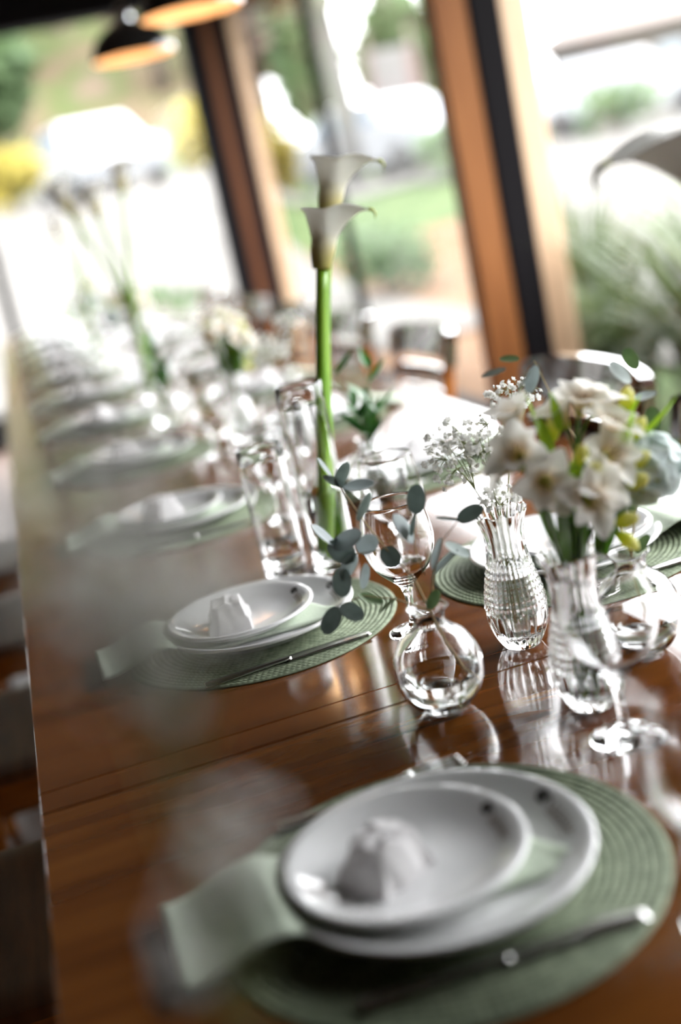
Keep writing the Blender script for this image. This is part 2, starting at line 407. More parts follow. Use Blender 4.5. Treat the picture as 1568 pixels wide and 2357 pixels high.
# ------------------------------------------------------------------ outdoors: terrain
def terr(x, y):
    d = math.hypot(x, y)
    s = max(0, min(1, (d - 13) / 10)); s = s * s * (3 - 2 * s)
    left = max(0, min(1, (.25 - x / max(y, 1.0)) / .07)) if y > 1 else 1.0
    z = -.1 + s * (1.15 + .75 * left)
    t = max(0, (d - 27) / 22); z += min(1.9, t) * 9.0 * max(0.03, left)
    return z
def terrain(name, x0, x1, y0, y1, nx, ny, mat, keep, dz):
    g = G()
    vs = []; idx = {}
    for j in range(ny + 1):
        for i in range(nx + 1):
            x = x0 + (x1 - x0) * i / nx; y = y0 + (y1 - y0) * j / ny
            vs.append((x, y, terr(x, y) + dz))
    fs = []
    for j in range(ny):
        for i in range(nx):
            cx = x0 + (x1 - x0) * (i + .5) / nx; cyy = y0 + (y1 - y0) * (j + .5) / ny
            if keep(cx, cyy): fs.append((j * (nx + 1) + i, j * (nx + 1) + i + 1, (j + 1) * (nx + 1) + i + 1, (j + 1) * (nx + 1) + i))
    g.add(vs, fs)
    return struct(name, g.mesh(name, mat))
terrain('ground_turf', -40, 60, -10, 80, 100, 90, 'turf', lambda x, y: not (-3.6 < x < 1.9 and y < EY), -.02)
terrain('ground_paving', 2, 12, 3, 19, 40, 64, 'clay_paving', lambda x, y: math.hypot(x, y) < 17.5 and x / y < .43, .0)
terrain('ground_road', -12, 40, 3, 30, 104, 54, 'pale_road', lambda x, y: (21 < math.hypot(x, y) < 28) or (x < 4.2 and math.hypot(x, y) > 10) or (x / y > .43 and x > 3.6), .02)

terrain('ground_hillside', -20, 16, 26, 80, 72, 108, 'hill_scrub', lambda x, y: math.hypot(x, y) > 28.2 and x / y < .25, .03)

def leaf_cloud(g, c, rad, n, size, rnd):
    for _ in range(n):
        while True:
            p = Vector((rnd.uniform(-1, 1), rnd.uniform(-1, 1), rnd.uniform(-1, 1)))
            if .35 < p.length < 1: break
        p = Vector((p.x * rad[0], p.y * rad[1], p.z * rad[2])) + Vector(c)
        a = Vector((rnd.gauss(0, 1), rnd.gauss(0, 1), rnd.gauss(0, 1))).normalized()
        b = a.orthogonal().normalized(); s = size * rnd.uniform(.6, 1.3)
        g.add([p - a * s, p + b * s * .45, p + a * s, p - b * s * .45], [(0, 1, 2, 3)])
def tree(name, label, x, y, h, cr, mat, trunk='trunk', n=900, seed=1, size=.22, low=.35, group='trees beyond the windows', cat='tree'):
    rnd = random.Random(seed)
    z0 = terr(x, y) - .05
    t = thing(name, label, cat, (x, y, z0), 0, group)
    g = G(); g.tube([(0, 0, 0), (.05 * h * .2, 0, h * .3), (0, .03 * h * .3, h * .75)], [.035 * h, .026 * h, .008 * h], 7)
    for k in range(5):
        a = rnd.uniform(0, 6.28); g.tube([(0, 0, h * (low + .04 * k)), (math.cos(a) * cr * .6, math.sin(a) * cr * .6, h * (low + .25 + .04 * k))], [.012 * h, .004 * h], 5)
    ob('trunk', g.mesh('trunk', trunk), t)
    g = G()
    zc = h * (low + 1) / 2
    for k in range(9):
        a = rnd.uniform(0, 6.28); q = rnd.uniform(.1, .6)
        leaf_cloud(g, (math.cos(a) * cr * q, math.sin(a) * cr * q, zc + rnd.uniform(-.32, .32) * h * (1 - low)), (cr * .55, cr * .55, h * (1 - low) * .28), n // 9, size, rnd)
    c = ob('crown', g.mesh('crown', mat, False), t); c['kind'] = 'stuff'
# hillside beyond the end window
for i, (x, y, h, crn, mt, lb) in enumerate([
    (-2.6, 31, 6.0, 2.0, 'tree_green', 'green tree at the left end of the hillside'),
    (.9, 29.5, 3.4, 1.35, 'tree_green', 'round bright green tree left of the hillside car'),
    (1.6, 36, 7.0, 2.3, 'tree_olive', 'olive-green tree high on the hillside past the end window'),
    (5.1, 32.5, 6.0, 1.8, 'tree_tan', 'brownish bare-leaved tree behind the hillside car'),
    (7.0, 42.5, 8.0, 2.6, 'tree_olive', 'tall olive tree above the yellow bushes'),
    (.6, 47, 8.0, 3.0, 'tree_tan', 'brownish tree highest on the hillside'),
    (7.9, 34, 6.5, 1.5, 'tree_tan', 'thin brownish tree right of the corner post'),
    (7.7, 28, 4.6, .8, 'tree_green', 'slim dark green conifer near the pale trunk'),
    (10.9, 31, 4.6, 1.3, 'tree_green', 'green tree behind the parked car facing the windows'),
    (13.2, 33, 4.0, 1.0, 'tree_olive', 'small grey-green tree behind the brown window post'),
    (17.0, 44, 4.6, 2.2, 'tree_olive', 'low grey-green tree far up the street'),
    (5.4, 53, 8.5, 2.4, 'tree_tan', 'brownish tree on the crest above the pendant lamps'),
    (10.4, 55, 9.0, 2.4, 'tree_olive', 'olive tree on the crest beside the corner post'),
    (-1.6, 40, 7.0, 2.2, 'tree_tan', 'brownish tree on the crest at the far left'),
    (3.5, 40, 5.5, 1.4, 'tree_green', 'narrow green tree halfway up the hillside'),
    (25.5, 41, 4.2, 1.8, 'tree_green', 'low green tree past the pale house')]):
    tree('tree', lb, x, y, h, crn, mt, seed=20 + i, size=.42, n=1700)
for i, (x, y, h, crn, lb) in enumerate([(3.95, 23.2, 1.4, .46, 'yellow flowering bush beside the corner post'), (.6, 22.6, 1.4, .6, 'yellow flowering bush left of the hillside car'),
                                        (5.75, 24.2, 1.7, .45, 'narrow yellow bush beside the pale trunk'), (9.75, 25.2, 1.6, .5, 'small yellow bush past the car facing the windows')]):
    tree('bush', lb, x, y, h, crn, 'yellow_bloom', seed=50 + i, n=520, size=.12, low=.1, group='yellow bushes along the road', cat='bush')
for i, (x, y, h, crn, lb) in enumerate([(4.0, 13.2, .9, .7, 'low green bush outside the corner of the end window'), (.9, 11.4, .8, .7, 'low green bush outside the end window'), (7.7, 19.8, .9, .9, 'clipped green hedge below the car facing the windows'), (10.6, 19.6, .9, 1.0, 'clipped green hedge right of the clay paving')]):
    tree('bush', lb, x, y, h, crn, 'tree_green', seed=70 + i, n=700, size=.09, low=.08, group='green shrubs outside', cat='bush')
# pale trunk, pole, sign
t = thing('palm_trunk', 'pale grey bare trunk beside the yellow bush', 'tree', (6.5, 22.0, terr(6.5, 22.0) - .05))
ob('trunk', G().tube([(0, 0, 0), (.05, 0, 1.5), (0, .05, 3.4)], [.24, .20, .17], 10).mesh('trunk', 'pale_trunk'), t)
g = G()
for k in range(14):
    a = 2 * PI * k / 14; L_ = R.uniform(1.2, 1.8)
    pts = bez((0, .05, 3.35), (math.cos(a) * L_ * .5, math.sin(a) * L_ * .5, 4.2), (math.cos(a) * L_, math.sin(a) * L_, 3.2 + R.uniform(-.3, .3)), 7)
    for p0, p1 in zip(pts[:-1], pts[1:]):
        s_ = Vector((-math.sin(a), math.cos(a), 0)) * .12
        g.add([p0 - s_, p0 + s_, p1 + s_, p1 - s_], [(0, 1, 2, 3)])
ob('fronds', g.mesh('fronds', 'tree_olive', False), t)['kind'] = 'stuff'
t = thing('road_sign', 'tall white and red roadside sign on twin posts', 'sign', (9.7, 28.2, terr(9.7, 27.8)), -.3)
for x in (-.5, .5): ob('post', G().tube([(x, 0, 0), (x, 0, 3.2)], .05, 8).mesh('post', 'trunk'), t)
ob('board', G().box(-.62, .62, -.04, .04, 1.1, 2.75, .02).mesh('board', 'sign_white', False), t)
ob('red_band', G().box(.34, .60, -.052, -.041, 1.5, 2.7).mesh('red_band', 'sign_red', False), t)
ob('red_band', G().box(-.60, -.46, -.052, -.041, 1.5, 2.7).mesh('red_band', 'sign_red', False), t)

def car(label, x, y, rz, van=False):
    t = thing('car', label, 'car', (x, y, terr(x, y) + .02), rz, None)
    W, Ln = .88, 2.1
    H = 1.5 if not van else 1.95
    # side outline of the body (y forward = -), swept over the width with a tumblehome
    low = [(-2.05, .30), (-2.1, .62), (-1.95, .86), (-1.05, .98), (1.95, 1.0), (2.08, .8), (2.08, .32)]
    g = G()
    def prism(outline, w0, w1, mt, nm):
        gg = G(); n = len(outline); zmin = min(z for _, z in outline); zmax = max(z for _, z in outline)
        vs = []
        for sx in (-1, 1):
            for (yy, z) in outline:
                k = (z - zmin) / (zmax - zmin); vs.append((sx * (w0 + (w1 - w0) * k), yy, z))
        fs = [tuple(range(n)), tuple(range(2 * n - 1, n - 1, -1))] + [(i, i + n, (i + 1) % n + n, (i + 1) % n) for i in range(n)]
        gg.add(vs, fs); me = gg.mesh(nm, mt, False); fix_normals(me); return ob(nm, me, t)
    prism(low, .86, .82, 'car_white', 'body')
    hood = -1.05 if not van else -1.5
    prism([(hood, .97), (hood + .62, H - .04), (1.2, H), (1.9, .98)], .80, .62 if not van else .72, 'car_white', 'cabin')
    # windscreen and side glass proud of the cabin
    n = [(hood + .02, .99), (hood + .55, H - .10)]
    ob('windscreen', G().add([(-.72, n[0][0] - .02, n[0][1]), (.72, n[0][0] - .02, n[0][1]), (.58, n[1][0] - .03, n[1][1]), (-.58, n[1][0] - .03, n[1][1])], [(0, 1, 2, 3)]).mesh('windscreen', 'car_glass', False), t)
    for sx in (-1, 1):
        ob('side_window', G().add([(sx * .80, hood + .35, 1.04), (sx * .80, 1.5, 1.04), (sx * .68, 1.1, H - .12), (sx * .68, hood + .75, H - .12)], [(0, 1, 2, 3)]).mesh('side_window', 'car_glass', False), t)
        ob('headlamp', G().box(sx * .62 - .14, sx * .62 + .14, -2.09, -2.0, .62, .76, .02).mesh('headlamp', 'house_window', False), t)
        for yy in (-1.3, 1.3):
            ob('wheel', G().lathe([(0, -.1), (.2, -.1), (.31, -.08), (.31, .08), (.2, .1), (0, .1)], 20).mesh('wheel', 'rubber'), t, (sx * .80, yy, .31), (0, PI / 2, 0))
    return t
car('white car parked on the hillside road past the end window', 2.3, 25.0, .15)
car('white car parked behind the clay paving, facing the windows', 7.75, 23.4, .35)
car('white car parked farther along the street beside the pale house', 13.6, 24.8, .9)
t = thing('house', 'pale rendered house with a terracotta roof across the street', 'house', (22.5, 36, terr(22.5, 36) - .1), -.5)
ob('wall', G().box(-4.5, 4.5, -3, 3, 0, 2.6).mesh('wall', 'house_wall', False), t)
ob('roof', fix_normals(G().add([(-4.9, -3.4, 2.55), (4.9, -3.4, 2.55), (4.9, 3.4, 2.55), (-4.9, 3.4, 2.55), (-3, 0, 3.7), (3, 0, 3.7)], [(0, 1, 5, 4), (2, 3, 4, 5), (1, 2, 5), (3, 0, 4), (3, 2, 1, 0)]).mesh('roof', 'house_roof', False)), t)
for x in (-3, -1, 1, 3):
    f_ = ob('window', G().box(x - .45, x + .45, -3.06, -2.98, .9, 2.0, .02).mesh('window', 'sign_white', False), t)
    ob('window_pane', G().box(x - .38, x + .38, -3.075, -3.055, .97, 1.93).mesh('window_pane', 'house_window', False), f_)

# ornamental grasses in the bed outside the window wall
def grass_clump(x, y, h, n, label, seed):
    rnd = random.Random(seed)
    t = thing('ornamental_grass', label, 'grass clump', (x, y, -.1), 0, 'tall grasses outside the window wall')
    g = G()
    for k in range(n):
        a = rnd.uniform(0, 2 * PI); l = h * rnd.uniform(.7, 1.1); lean = rnd.uniform(.1, .65) * l
        b0 = Vector((rnd.uniform(-.13, .13), rnd.uniform(-.13, .13), 0)); d = Vector((math.cos(a), math.sin(a), 0))
        pts = bez(b0, b0 + d * lean * .25 + Vector((0, 0, l * .8)), b0 + d * lean + Vector((0, 0, l * rnd.uniform(.6, 1))), 6)
        s_ = Vector((-math.sin(a), math.cos(a), 0)); ww = [.014, .016, .015, .012, .007, .001]
        vs = []
        for p, q in zip(pts, ww): vs += [p - s_ * q, p + s_ * q]
        g.add(vs, [(2 * i, 2 * i + 1, 2 * i + 3, 2 * i + 2) for i in range(5)])
    b_ = ob('blades', g.mesh('blades', 'grass_blade', False), t); b_['kind'] = 'stuff'
for i, (x, y, h, lb) in enumerate([(2.35, 3.60, 1.15, 'tall arching grass close behind the window-side chairs'), (2.95, 4.3, 1.25, 'tall pale grass beyond the brown window post'), (2.35, 4.8, .85, 'short grass tuft at the foot of the brown post'),
                                   (3.45, 3.6, 1.2, 'wide green grass clump nearest the road'), (2.35, 2.65, 1.0, 'dark green grass clump against the window pane'), (3.6, 5.5, 1.1, 'tall grass clump farthest along the bed'), (2.9, 3.0, 1.1, 'dense grass clump between the tall grasses'), (2.65, 5.6, 1.15, 'bushy grass clump just past the brown post'), (4.0, 4.5, 1.2, 'upright grass clump toward the street')]):
    grass_clump(x, y, h, 420, lb, 90 + i)

# ------------------------------------------------------------------ tables
TX0, TX1, TL = -.105, .945, 1.4
tabs = [1.215 + TL * k for k in range(-1, 5)]
TLAB = ['under the round eucalyptus vase', 'under the tall calla vase', 'under the second bouquet group', 'third beyond the plank joint', 'fourth beyond the plank joint', 'farthest, before the end window']
end_me = G().box(TX0, TX1, 0, .0505, -.035, 0, .0012).mesh('end_board', 'table_wood', False)
pan_me = G().box(TX0, TX1, 0, TL - .0528, -.035, 0, .0012).mesh('panel', 'table_wood', False)
apr_me = G().box(TX0 + .09, TX1 - .09, .09, TL - .09, -.095, -.034, .004).mesh('apron', 'chair_dark', False)
col_me = G().lathe([(0, 0), (.055, 0), (.055, .04), (.045, .06), (.045, .5), (.07, .62), (.07, .62), (0, .62)], 20).mesh('column', 'chair_dark', True, 40)
bas_me = G().box(-.21, .21, -.05, .05, 0, .06, .01).mesh('base_foot', 'chair_dark', False)
for k, y0 in enumerate(tabs):
    t = thing('dining_table', 'glossy brown wooden dining table, ' + TLAB[k], 'table', (0, y0, 0), 0, 'tables pushed end to end')
    ob('end_board', end_me, t, (0, .001, TT)); ob('panel', pan_me, t, (0, .0520, TT))
    ob('apron', apr_me, t, (0, 0, TT))
    for yy in (.35, TL - .35):
        ob('column', col_me, t, (.42, yy, .04)); ob('base_foot', bas_me, t, (.42, yy, 0))

# ------------------------------------------------------------------ place settings
def make_mat_mesh():
    g = G(); R0 = .187; rings = 26; dr = R0 / rings
    for k in range(rings):
        r0 = k * dr; r1 = r0 + dr; rm = (r0 + r1) / 2
        ns = max(6, round(2 * PI * rm / .0075)); n = ns * 4
        rows = []
        for q, (rr, hh) in enumerate([(r0, 0.0), (r0 + dr * .22, .6), (rm, 1.0), (r1 - dr * .22, .6), (r1, 0.0)]):
            row = []
            for i in range(n):
                ph = (i % 4) / 4.0; skew = (q - 2) * .35
                a = 2 * PI * (i + skew) / n
                st = .5 + .5 * math.cos(2 * PI * ph)
                z = .0016 + hh * (.0012 + .0013 * st)
                row.append((max(rr, 1e-5) * math.cos(a), max(rr, 1e-5) * math.sin(a), z))
            rows.append(row)
        vs = [p for row in rows for p in row]
        fs = [(j * n + i, j * n + (i + 1) % n, (j + 1) * n + (i + 1) % n, (j + 1) * n + i) for j in range(4) for i in range(n)]
        g.add(vs, fs)
    g.lathe([(R0, .0018), (R0 + .001, .0009), (R0, .0), (0, 0)], 160)
    return g.mesh('placemat', 'mat_weave', True)
MAT_ME = make_mat_mesh()

def plate_profile(Rr, h, well, foot):
    return [(0, .0045), (well * .6, .0045), (well, .0055), (well + .012, .0095), (Rr - .012, h - .003), (Rr - .006, h - .0006), (Rr - .002, h), (Rr, h - .0016), (Rr - .0008, h - .0042),
            (Rr - .006, h - .0058), (Rr - .014, h - .0085), (well + .013, .004), (foot + .004, .0015), (foot + .003, 0), (foot - .003, 0), (foot - .004, .0015), (0, .0015)]
def prof_z(prof, r):
    for (r0, z0), (r1, z1) in zip(prof[:7], prof[1:7]):
        if r0 <= r <= r1: return z0 + (z1 - z0) * (r - r0) / max(1e-9, r1 - r0)
    return prof[6][1]
PO = plate_profile(.133, .024, .088, .075)
PI_ = plate_profile(.1016, .021, .062, .052)
DP_ME = G().lathe(PO, 128).mesh('dinner_plate', 'porcelain')
SP_ME = G().lathe(PI_, 112).mesh('side_plate', 'porcelain')
def logo_mesh(prof, rm, half, height):
    """printed emblem and script word on the rim: u along the rim (-1..1), v outward"""
    gd, gb = G(), G()
    def P(u, v, e=.0003):
        r = rm + v * height; a = -u * half
        return Vector((r * math.cos(a), r * math.sin(a), prof_z(prof, r) + e))
    def stroke(g, pts, wd):
        n = len(pts); vs = []
        for i, (u, v) in enumerate(pts):
            p0 = pts[max(0, i - 1)]; p1 = pts[min(n - 1, i + 1)]
            du, dv = (p1[0] - p0[0]) * rm * half, (p1[1] - p0[1]) * height
            l = math.hypot(du, dv) or 1e-6; nu, nv = -dv / l * wd / (rm * half), du / l * wd / height
            vs += [P(u - nu, v - nv), P(u + nu, v + nv)]
        g.add(vs, [(2 * i, 2 * i + 1, 2 * i + 3, 2 * i + 2) for i in range(n - 1)])
    # looping emblem
    stroke(gd, [(-.98 + .30 * t + .03 * math.sin(6 * t), .55 + .38 * math.sin(PI * t)) for t in [i / 14 for i in range(15)]], .0021)
    stroke(gd, [(-.98 + .34 * t, .55 - .55 * math.sin(PI * t) * .8) for t in [i / 14 for i in range(15)]], .0015)
    stroke(gd, [(-.66 + .16 * math.cos(t), .40 + .34 * math.sin(t)) for t in [i * .38 for i in range(14)]], .0010)
    # script word in brown: linked loops
    pts = [(-.42 + 1.3 * t - .05 * math.sin(44 * t), .20 + .30 * math.cos(44 * t) * (1 if t < .82 else .6)) for t in [i / 110 for i in range(111)]]
    stroke(gb, pts, .0008)
    stroke(gb, [(-.42 + 1.25 * t, -.38 + .06 * math.sin(30 * t)) for t in [i / 30 for i in range(31)]], .0006)
    return gd.mesh('emblem', 'print_dark', False), gb.mesh('script_lettering', 'print_brown', False)
LO = logo_mesh(PO, .1115, .34, .0105)
LI = logo_mesh(PI_, .0815, .36, .0085)

def napkin_mesh(seed):
    rnd = random.Random(seed)
    # runs along local -x .. +x ; height follows the plate beneath it
    def z_of(x):
        r = abs(x)
        if x < -.137: t = min(1, (-.137 - x) / .075); return .0245 - .0205 * (t * t * (3 - 2 * t))
        if r < .088: return .0068
        if r <= .133: return .0068 + (r - .088) / .045 * .0185
        return .0253
    ph = rnd.uniform(0, 6)
    def fn(u, v):
        x = -.222 + u * (.330 - .055 * v); y = -.064 + v * .128
        y += .003 * math.sin(9 * x + ph) - .09 * x
        z = z_of(x) + (.0015 * math.sin(38 * y + 14 * x + ph) if x < -.14 else 0)
        lay = .0040 if v < .97 else .0020
        return (x, y, z + lay), (x, y, z + .0002)
    g = G().slab(fn, 48, 16)
    return g.mesh('napkin', 'linen')
NAP = [napkin_mesh(s) for s in (1, 2, 3)]

def sweet_mesh(seed):
    rnd = random.Random(seed)
    bm = bmesh.new(); bmesh.ops.create_cube(bm, size=1.0)
    bmesh.ops.subdivide_edges(bm, edges=bm.edges, cuts=7, use_grid_fill=True)
    for v in bm.verts:
        p = v.co
        k = max(abs(p.x), abs(p.y), abs(p.z))
        sph = p.normalized() * .62
        q = p.lerp(sph, .30)
        taper = 1 - .30 * (q.z + .5)
        a = math.atan2(q.y, q.x)
        pleat = 1 + .055 * math.sin(9 * a + 3 * q.z + seed) * (.4 + .6 * (q.z + .5)) + .04 * math.sin(4 * a + seed * 2)
        x, y, z = q.x * taper * pleat, q.y * taper * pleat, q.z
        if q.z < -.42: z = -.5
        if q.z > .38: z += .05 * math.sin(6 * a + seed) + .04
        v.co = (x * .060, y * .054, (z + .5) * .036)
    # pinched paper ears at the bottom corners
    for s in (-1, 1):
        for v in bm.verts:
            if s * v.co.x > .020 and v.co.z < .016:
                v.co.x += s * .005 * (1 - v.co.z / .016); v.co.y *= 1.15
    bmesh.ops.recalc_face_normals(bm, faces=bm.faces)
    me = bpy.data.meshes.new('wrapped_sweet'); bm.to_mesh(me); bm.free()
    me.materials.append(MATS['crepe_paper']); me.polygons.foreach_set('use_smooth', [True] * len(me.polygons)); me.set_sharp_from_angle(angle=math.radians(28))
    return me
SW = [sweet_mesh(s) for s in (1, 2, 3)]

def knife_meshes():
    def blade(u, v):
        x = .0 + u * .115
        wd = .0085 if u < .6 else .0085 * math.sqrt(max(0.02, 1 - ((u - .6) / .4) ** 2))
        y0 = -.0085; y = y0 + (.0085 + wd) * v if u >= .0 else 0
        y = -.0085 + v * (.0085 + wd)
        t = .0010 * (1 - .75 * (1 - v))
        return (x, y, .0012 + t), (x, y, .0012 - t)
    g1 = G().slab(blade, 24, 4)
    prof = [(-.105, .0072), (-.10, .0082), (-.06, .0072), (-.02, .0052), (.0, .0058), (.006, .0045)]
    def hand(u, v):
        x = -.105 + u * .113
        for (a, ra), (b, rb) in zip(prof[:-1], prof[1:]):
            if a <= x <= b + 1e-9: w_ = ra + (rb - ra) * (x - a) / (b - a); break
        else: w_ = .0045
        y = -w_ + 2 * w_ * v; c = math.sqrt(max(0, 1 - (2 * v - 1) ** 2)) * .0022 + .0004
        return (x, y, .0024 + c), (x, y, .0024 - c)
    return g1.mesh('blade', 'steel'), G().slab(hand, 30, 9).mesh('handle', 'steel')
KB, KH = knife_meshes()
def fork_meshes():
    def arch(x): return .0028 + .010 * max(0, math.sin(PI * min(1, max(0, (x + .02) / .115)))) * .6
    def hand(u, v):
        x = -.10 + u * .135
        w_ = .0085 - .0055 * min(1, max(0, (x + .10) / .10)) if x < .0 else .003 + .0085 * (x / .035) ** 1.6
        y = -w_ + 2 * w_ * v; z = arch(x) if x > -.02 else .0028
        return (x, y, z + .0011), (x, y, z - .0011)
    gh = G().slab(hand, 34, 7)
    gt = []
    g = G()
    for k in range(4):
        yy = -.0098 + k * .00653
        def tine(u, v, yy=yy):
            x = .033 + u * .052; w_ = .0018 * (1 - .55 * u); z = arch(x) + .004 * u * u
            return (x, yy - w_ + 2 * w_ * v, z + .0009), (x, yy - w_ + 2 * w_ * v, z - .0009)
        gt.append(G().slab(tine, 12, 3).mesh('tine', 'steel'))
    return gh.mesh('handle', 'steel'), gt
FH, FT = fork_meshes()

def wine_glass_meshes():
    t = .0011
    out = [(.0, .0), (.0315, .0), (.0320, .0016), (.028, .0036), (.014, .0068), (.0062, .013), (.0046, .024), (.0048, .042), (.0072, .056), (.0110, .064), (.0215, .074), (.0345, .088), (.0430, .106), (.0455, .122), (.0440, .140), (.0405, .158), (.0378, .1715)]
    inn = [(r - t, z) for r, z in out[:10:-1]]
    inn = [(.0371, .1722)] + [(.0366, .1715)] + [(r - t, z + .0002) for r, z in out[-2:10:-1]] + [(.0190, .0755), (.0105, .0700), (.004, .0680), (0, .0675)]
    fine = smooth_prof(out, 3) ; fi = smooth_prof(inn, 3)
    return G().lathe(fine + fi, 56).mesh('wine_glass', 'clear_glass')
def smooth_prof(pr, n):
    """Catmull-Rom through the profile"""
    res = []
    for i in range(len(pr) - 1):
        p0 = pr[max(0, i - 1)]; p1 = pr[i]; p2 = pr[i + 1]; p3 = pr[min(len(pr) - 1, i + 2)]
        for k in range(n):
            t = k / n
            q = [0.5 * ((2 * p1[d]) + (-p0[d] + p2[d]) * t + (2 * p0[d] - 5 * p1[d] + 4 * p2[d] - p3[d]) * t * t + (-p0[d] + 3 * p1[d] - 3 * p2[d] + p3[d]) * t ** 3) for d in (0, 1)]
            res.append((max(0, q[0]), q[1]))
    res.append(pr[-1])
    return res
WG_ME = wine_glass_meshes()

MZ = TT + .0042          # top of a placemat
first = {}
def seat_phrase(side, k):
    if side == 'a':
        return ['at the place before the round eucalyptus vase', 'at the place beside the tall calla vase'][k] if k < 2 else 'at the %s aisle-side place beyond the calla vase' % ORD[k - 2]
    return 'at the place behind the cut-crystal vases' if k == 0 else 'at the %s window-side place past the crystal vases' % ORD[k - 1]
def setting(side, k, x, y, rz, rnd):
    """everything laid at one seat; local +x points from the diner across the table"""
    ph = seat_phrase(side, k)
    c, s = math.cos(rz), math.sin(rz)
    def W(lx, ly, z): return (x + c * lx - s * ly, y + s * lx + c * ly, z)
    sd = 'aisle side' if side == 'a' else 'window side'
    tag(ob('placemat', MAT_ME, None, W(0, 0, TT), (0, 0, rnd.uniform(0, 6))), 'round sage woven placemat ' + ph, 'placemat', 'placemats on the ' + sd)
    d = ob('dinner_plate', DP_ME, None, W(0, 0, MZ), (0, 0, rz)); tag(d, 'large white dinner plate ' + ph, 'plate', 'dinner plates on the ' + sd)
    if k < 4:
        ob('emblem', LO[0], d); ob('script_lettering', LO[1], d)
    n = ob('napkin', NAP[k % 3], None, W(0, .0, MZ), (0, 0, rz + (rnd.uniform(-.04, .04) if k else 0))); tag(n, 'folded sage green napkin ' + ph, 'napkin', 'napkins on the ' + sd)
    q = ob('side_plate', SP_ME, None, W(-.022, .003, MZ + .0112), (0, 0, rz)); tag(q, 'small white plate stacked on top ' + ph, 'plate', 'small plates on the ' + sd)
    if k < 4:
        ob('emblem', LI[0], q); ob('script_lettering', LI[1], q)
    tag(ob('wrapped_sweet', SW[k % 3], None, W(-.040, .0 if k != 1 else -.008, MZ + .0160), (0, 0, rz + .5 + .9 * k)), 'white crepe-wrapped sweet on the small plate ' + ph, 'sweet', 'wrapped sweets on the ' + sd)
    kn = thing('table_knife', 'steel table knife lying on the placemat ' + ph, 'knife', W(.0, -.150 if k else -.132, MZ), rz + (.08 if k else -.04), 'knives on the ' + sd)
    ob('blade', KB, kn); ob('handle', KH, kn)
    fk = thing('table_fork', 'steel table fork lying on the placemat ' + ph, 'fork', W(.0, .155, MZ), rz + .03, 'forks on the ' + sd)
    ob('handle', FH, fk)
    for me in FT: ob('tine', me, fk)
    if not (side == 'w' and k == 0): pass
    gx, gy = (.165, -.170) if side == 'a' else (.190, -.140)
    if side == 'a' and k == 1: gx, gy = .168, -.168
    tag(ob('wine_glass', WG_ME, None, W(gx, gy, TT + .0002), (0, 0, rnd.uniform(0, 6))), 'clear stemmed wine glass ' + ph, 'wine glass', 'wine glasses on the ' + sd)
rs = random.Random(3)
SP = .706
for k in range(11):
    setting('a', k, .211, .868 + SP * k, 0 if k < 2 else rs.uniform(-.05, .05), rs)
for k in range(10):
    setting('w', k, .640, 1.51 + SP * k, PI + (0 if k < 1 else rs.uniform(-.05, .05)), rs)
# glass of the window-side place outside the frame
tag(ob('wine_glass', WG_ME, None, (.450, .991, TT + .0002)), 'clear stemmed wine glass in front of the alstroemeria vase', 'wine glass')

# ------------------------------------------------------------------ vases
def crystal_meshes():
    base = [(.0, .0), (.019, .0), (.0225, .0015), (.0275, .010), (.0335, .024), (.0362, .040), (.0357, .054), (.0335, .070), (.0300, .086), (.0265, .100), (.0243, .115), (.0236, .128), (.0246, .142), (.0278, .155), (.0320, .165)]
    prof = smooth_prof(base, 6)
    NF = 20
    def md(r, z, a, j):
        if z < .003: return r, z
        fl = abs(math.sin(NF / 2 * a))
        if z < .048:                                     # fluted foot
            k = min(1, (z - .003) / .01) * min(1, (.048 - z) / .004)
            return r * (1 - .11 * k * (1 - fl)), z
        if z < .106:                                     # beaded band
            b = abs(math.sin(PI * (z - .048) / .0083)); q = abs(math.sin(NF / 2 * a * 1.6))
            return r * (1 + .085 * b * q - .045), z
        k = min(1, (z - .106) / .012)                    # long flutes opening to the scalloped lip
        zz_ = z + (.0022 * math.cos(10 * a) * max(0, (z - .155) / .010))
        return r * (1 - .12 * k * (1 - fl)), zz_
    inner = smooth_prof([(.0305, .1648), (.0262, .154), (.0222, .141), (.0208, .128), (.0214, .115), (.0235, .100), (.0268, .086), (.0300, .070), (.0318, .054), (.0318, .040), (.0285, .024), (.020, .014), (0, .0125)], 4)
    g = G()
    def mod(r, z, a, j): return md(r, z, a, j) if j < len(prof) else (r, z + (.0022 * math.cos(10 * a) * max(0, (z - .155) / .010)))
    g.lathe(prof + inner, 160, mod=mod)
    wat = smooth_prof([(0, .0128), (.0198, .0143), (.0281, .0243), (.0314, .040), (.0314, .054), (.0296, .070), (.0264, .086), (.0258, .0885)], 4) + [(0, .0885)]
    return g.mesh('crystal', 'cut_crystal'), G().lathe(wat, 48).mesh('water', 'water', True, 50)
CRY, CRW = crystal_meshes()
def bud_meshes():
    out = smooth_prof([(0, 0), (.018, 0), (.0225, .0015), (.0345, .012), (.0450, .030), (.0478, .048), (.0450, .066), (.0350, .083), (.0235, .0925), (.0175, .099), (.0165, .106), (.0190, .113), (.0228, .117)], 5)
    inn = smooth_prof([(.0212, .1172), (.0172, .1125), (.0146, .106), (.0152, .099), (.0210, .0905), (.0330, .0805), (.0428, .065), (.0456, .048), (.0428, .0305), (.0330, .0145), (.02, .0065), (0, .0055)], 5)
    wat = smooth_prof([(0, .0058), (.0197, .0068), (.0326, .0147), (.0424, .0306), (.0449, .043)], 5) + [(0, .043)]
    return G().lathe(out + inn, 64).mesh('glass_body', 'clear_glass'), G().lathe(wat, 64).mesh('water', 'water', True, 50)
BUD, BUW = bud_meshes()
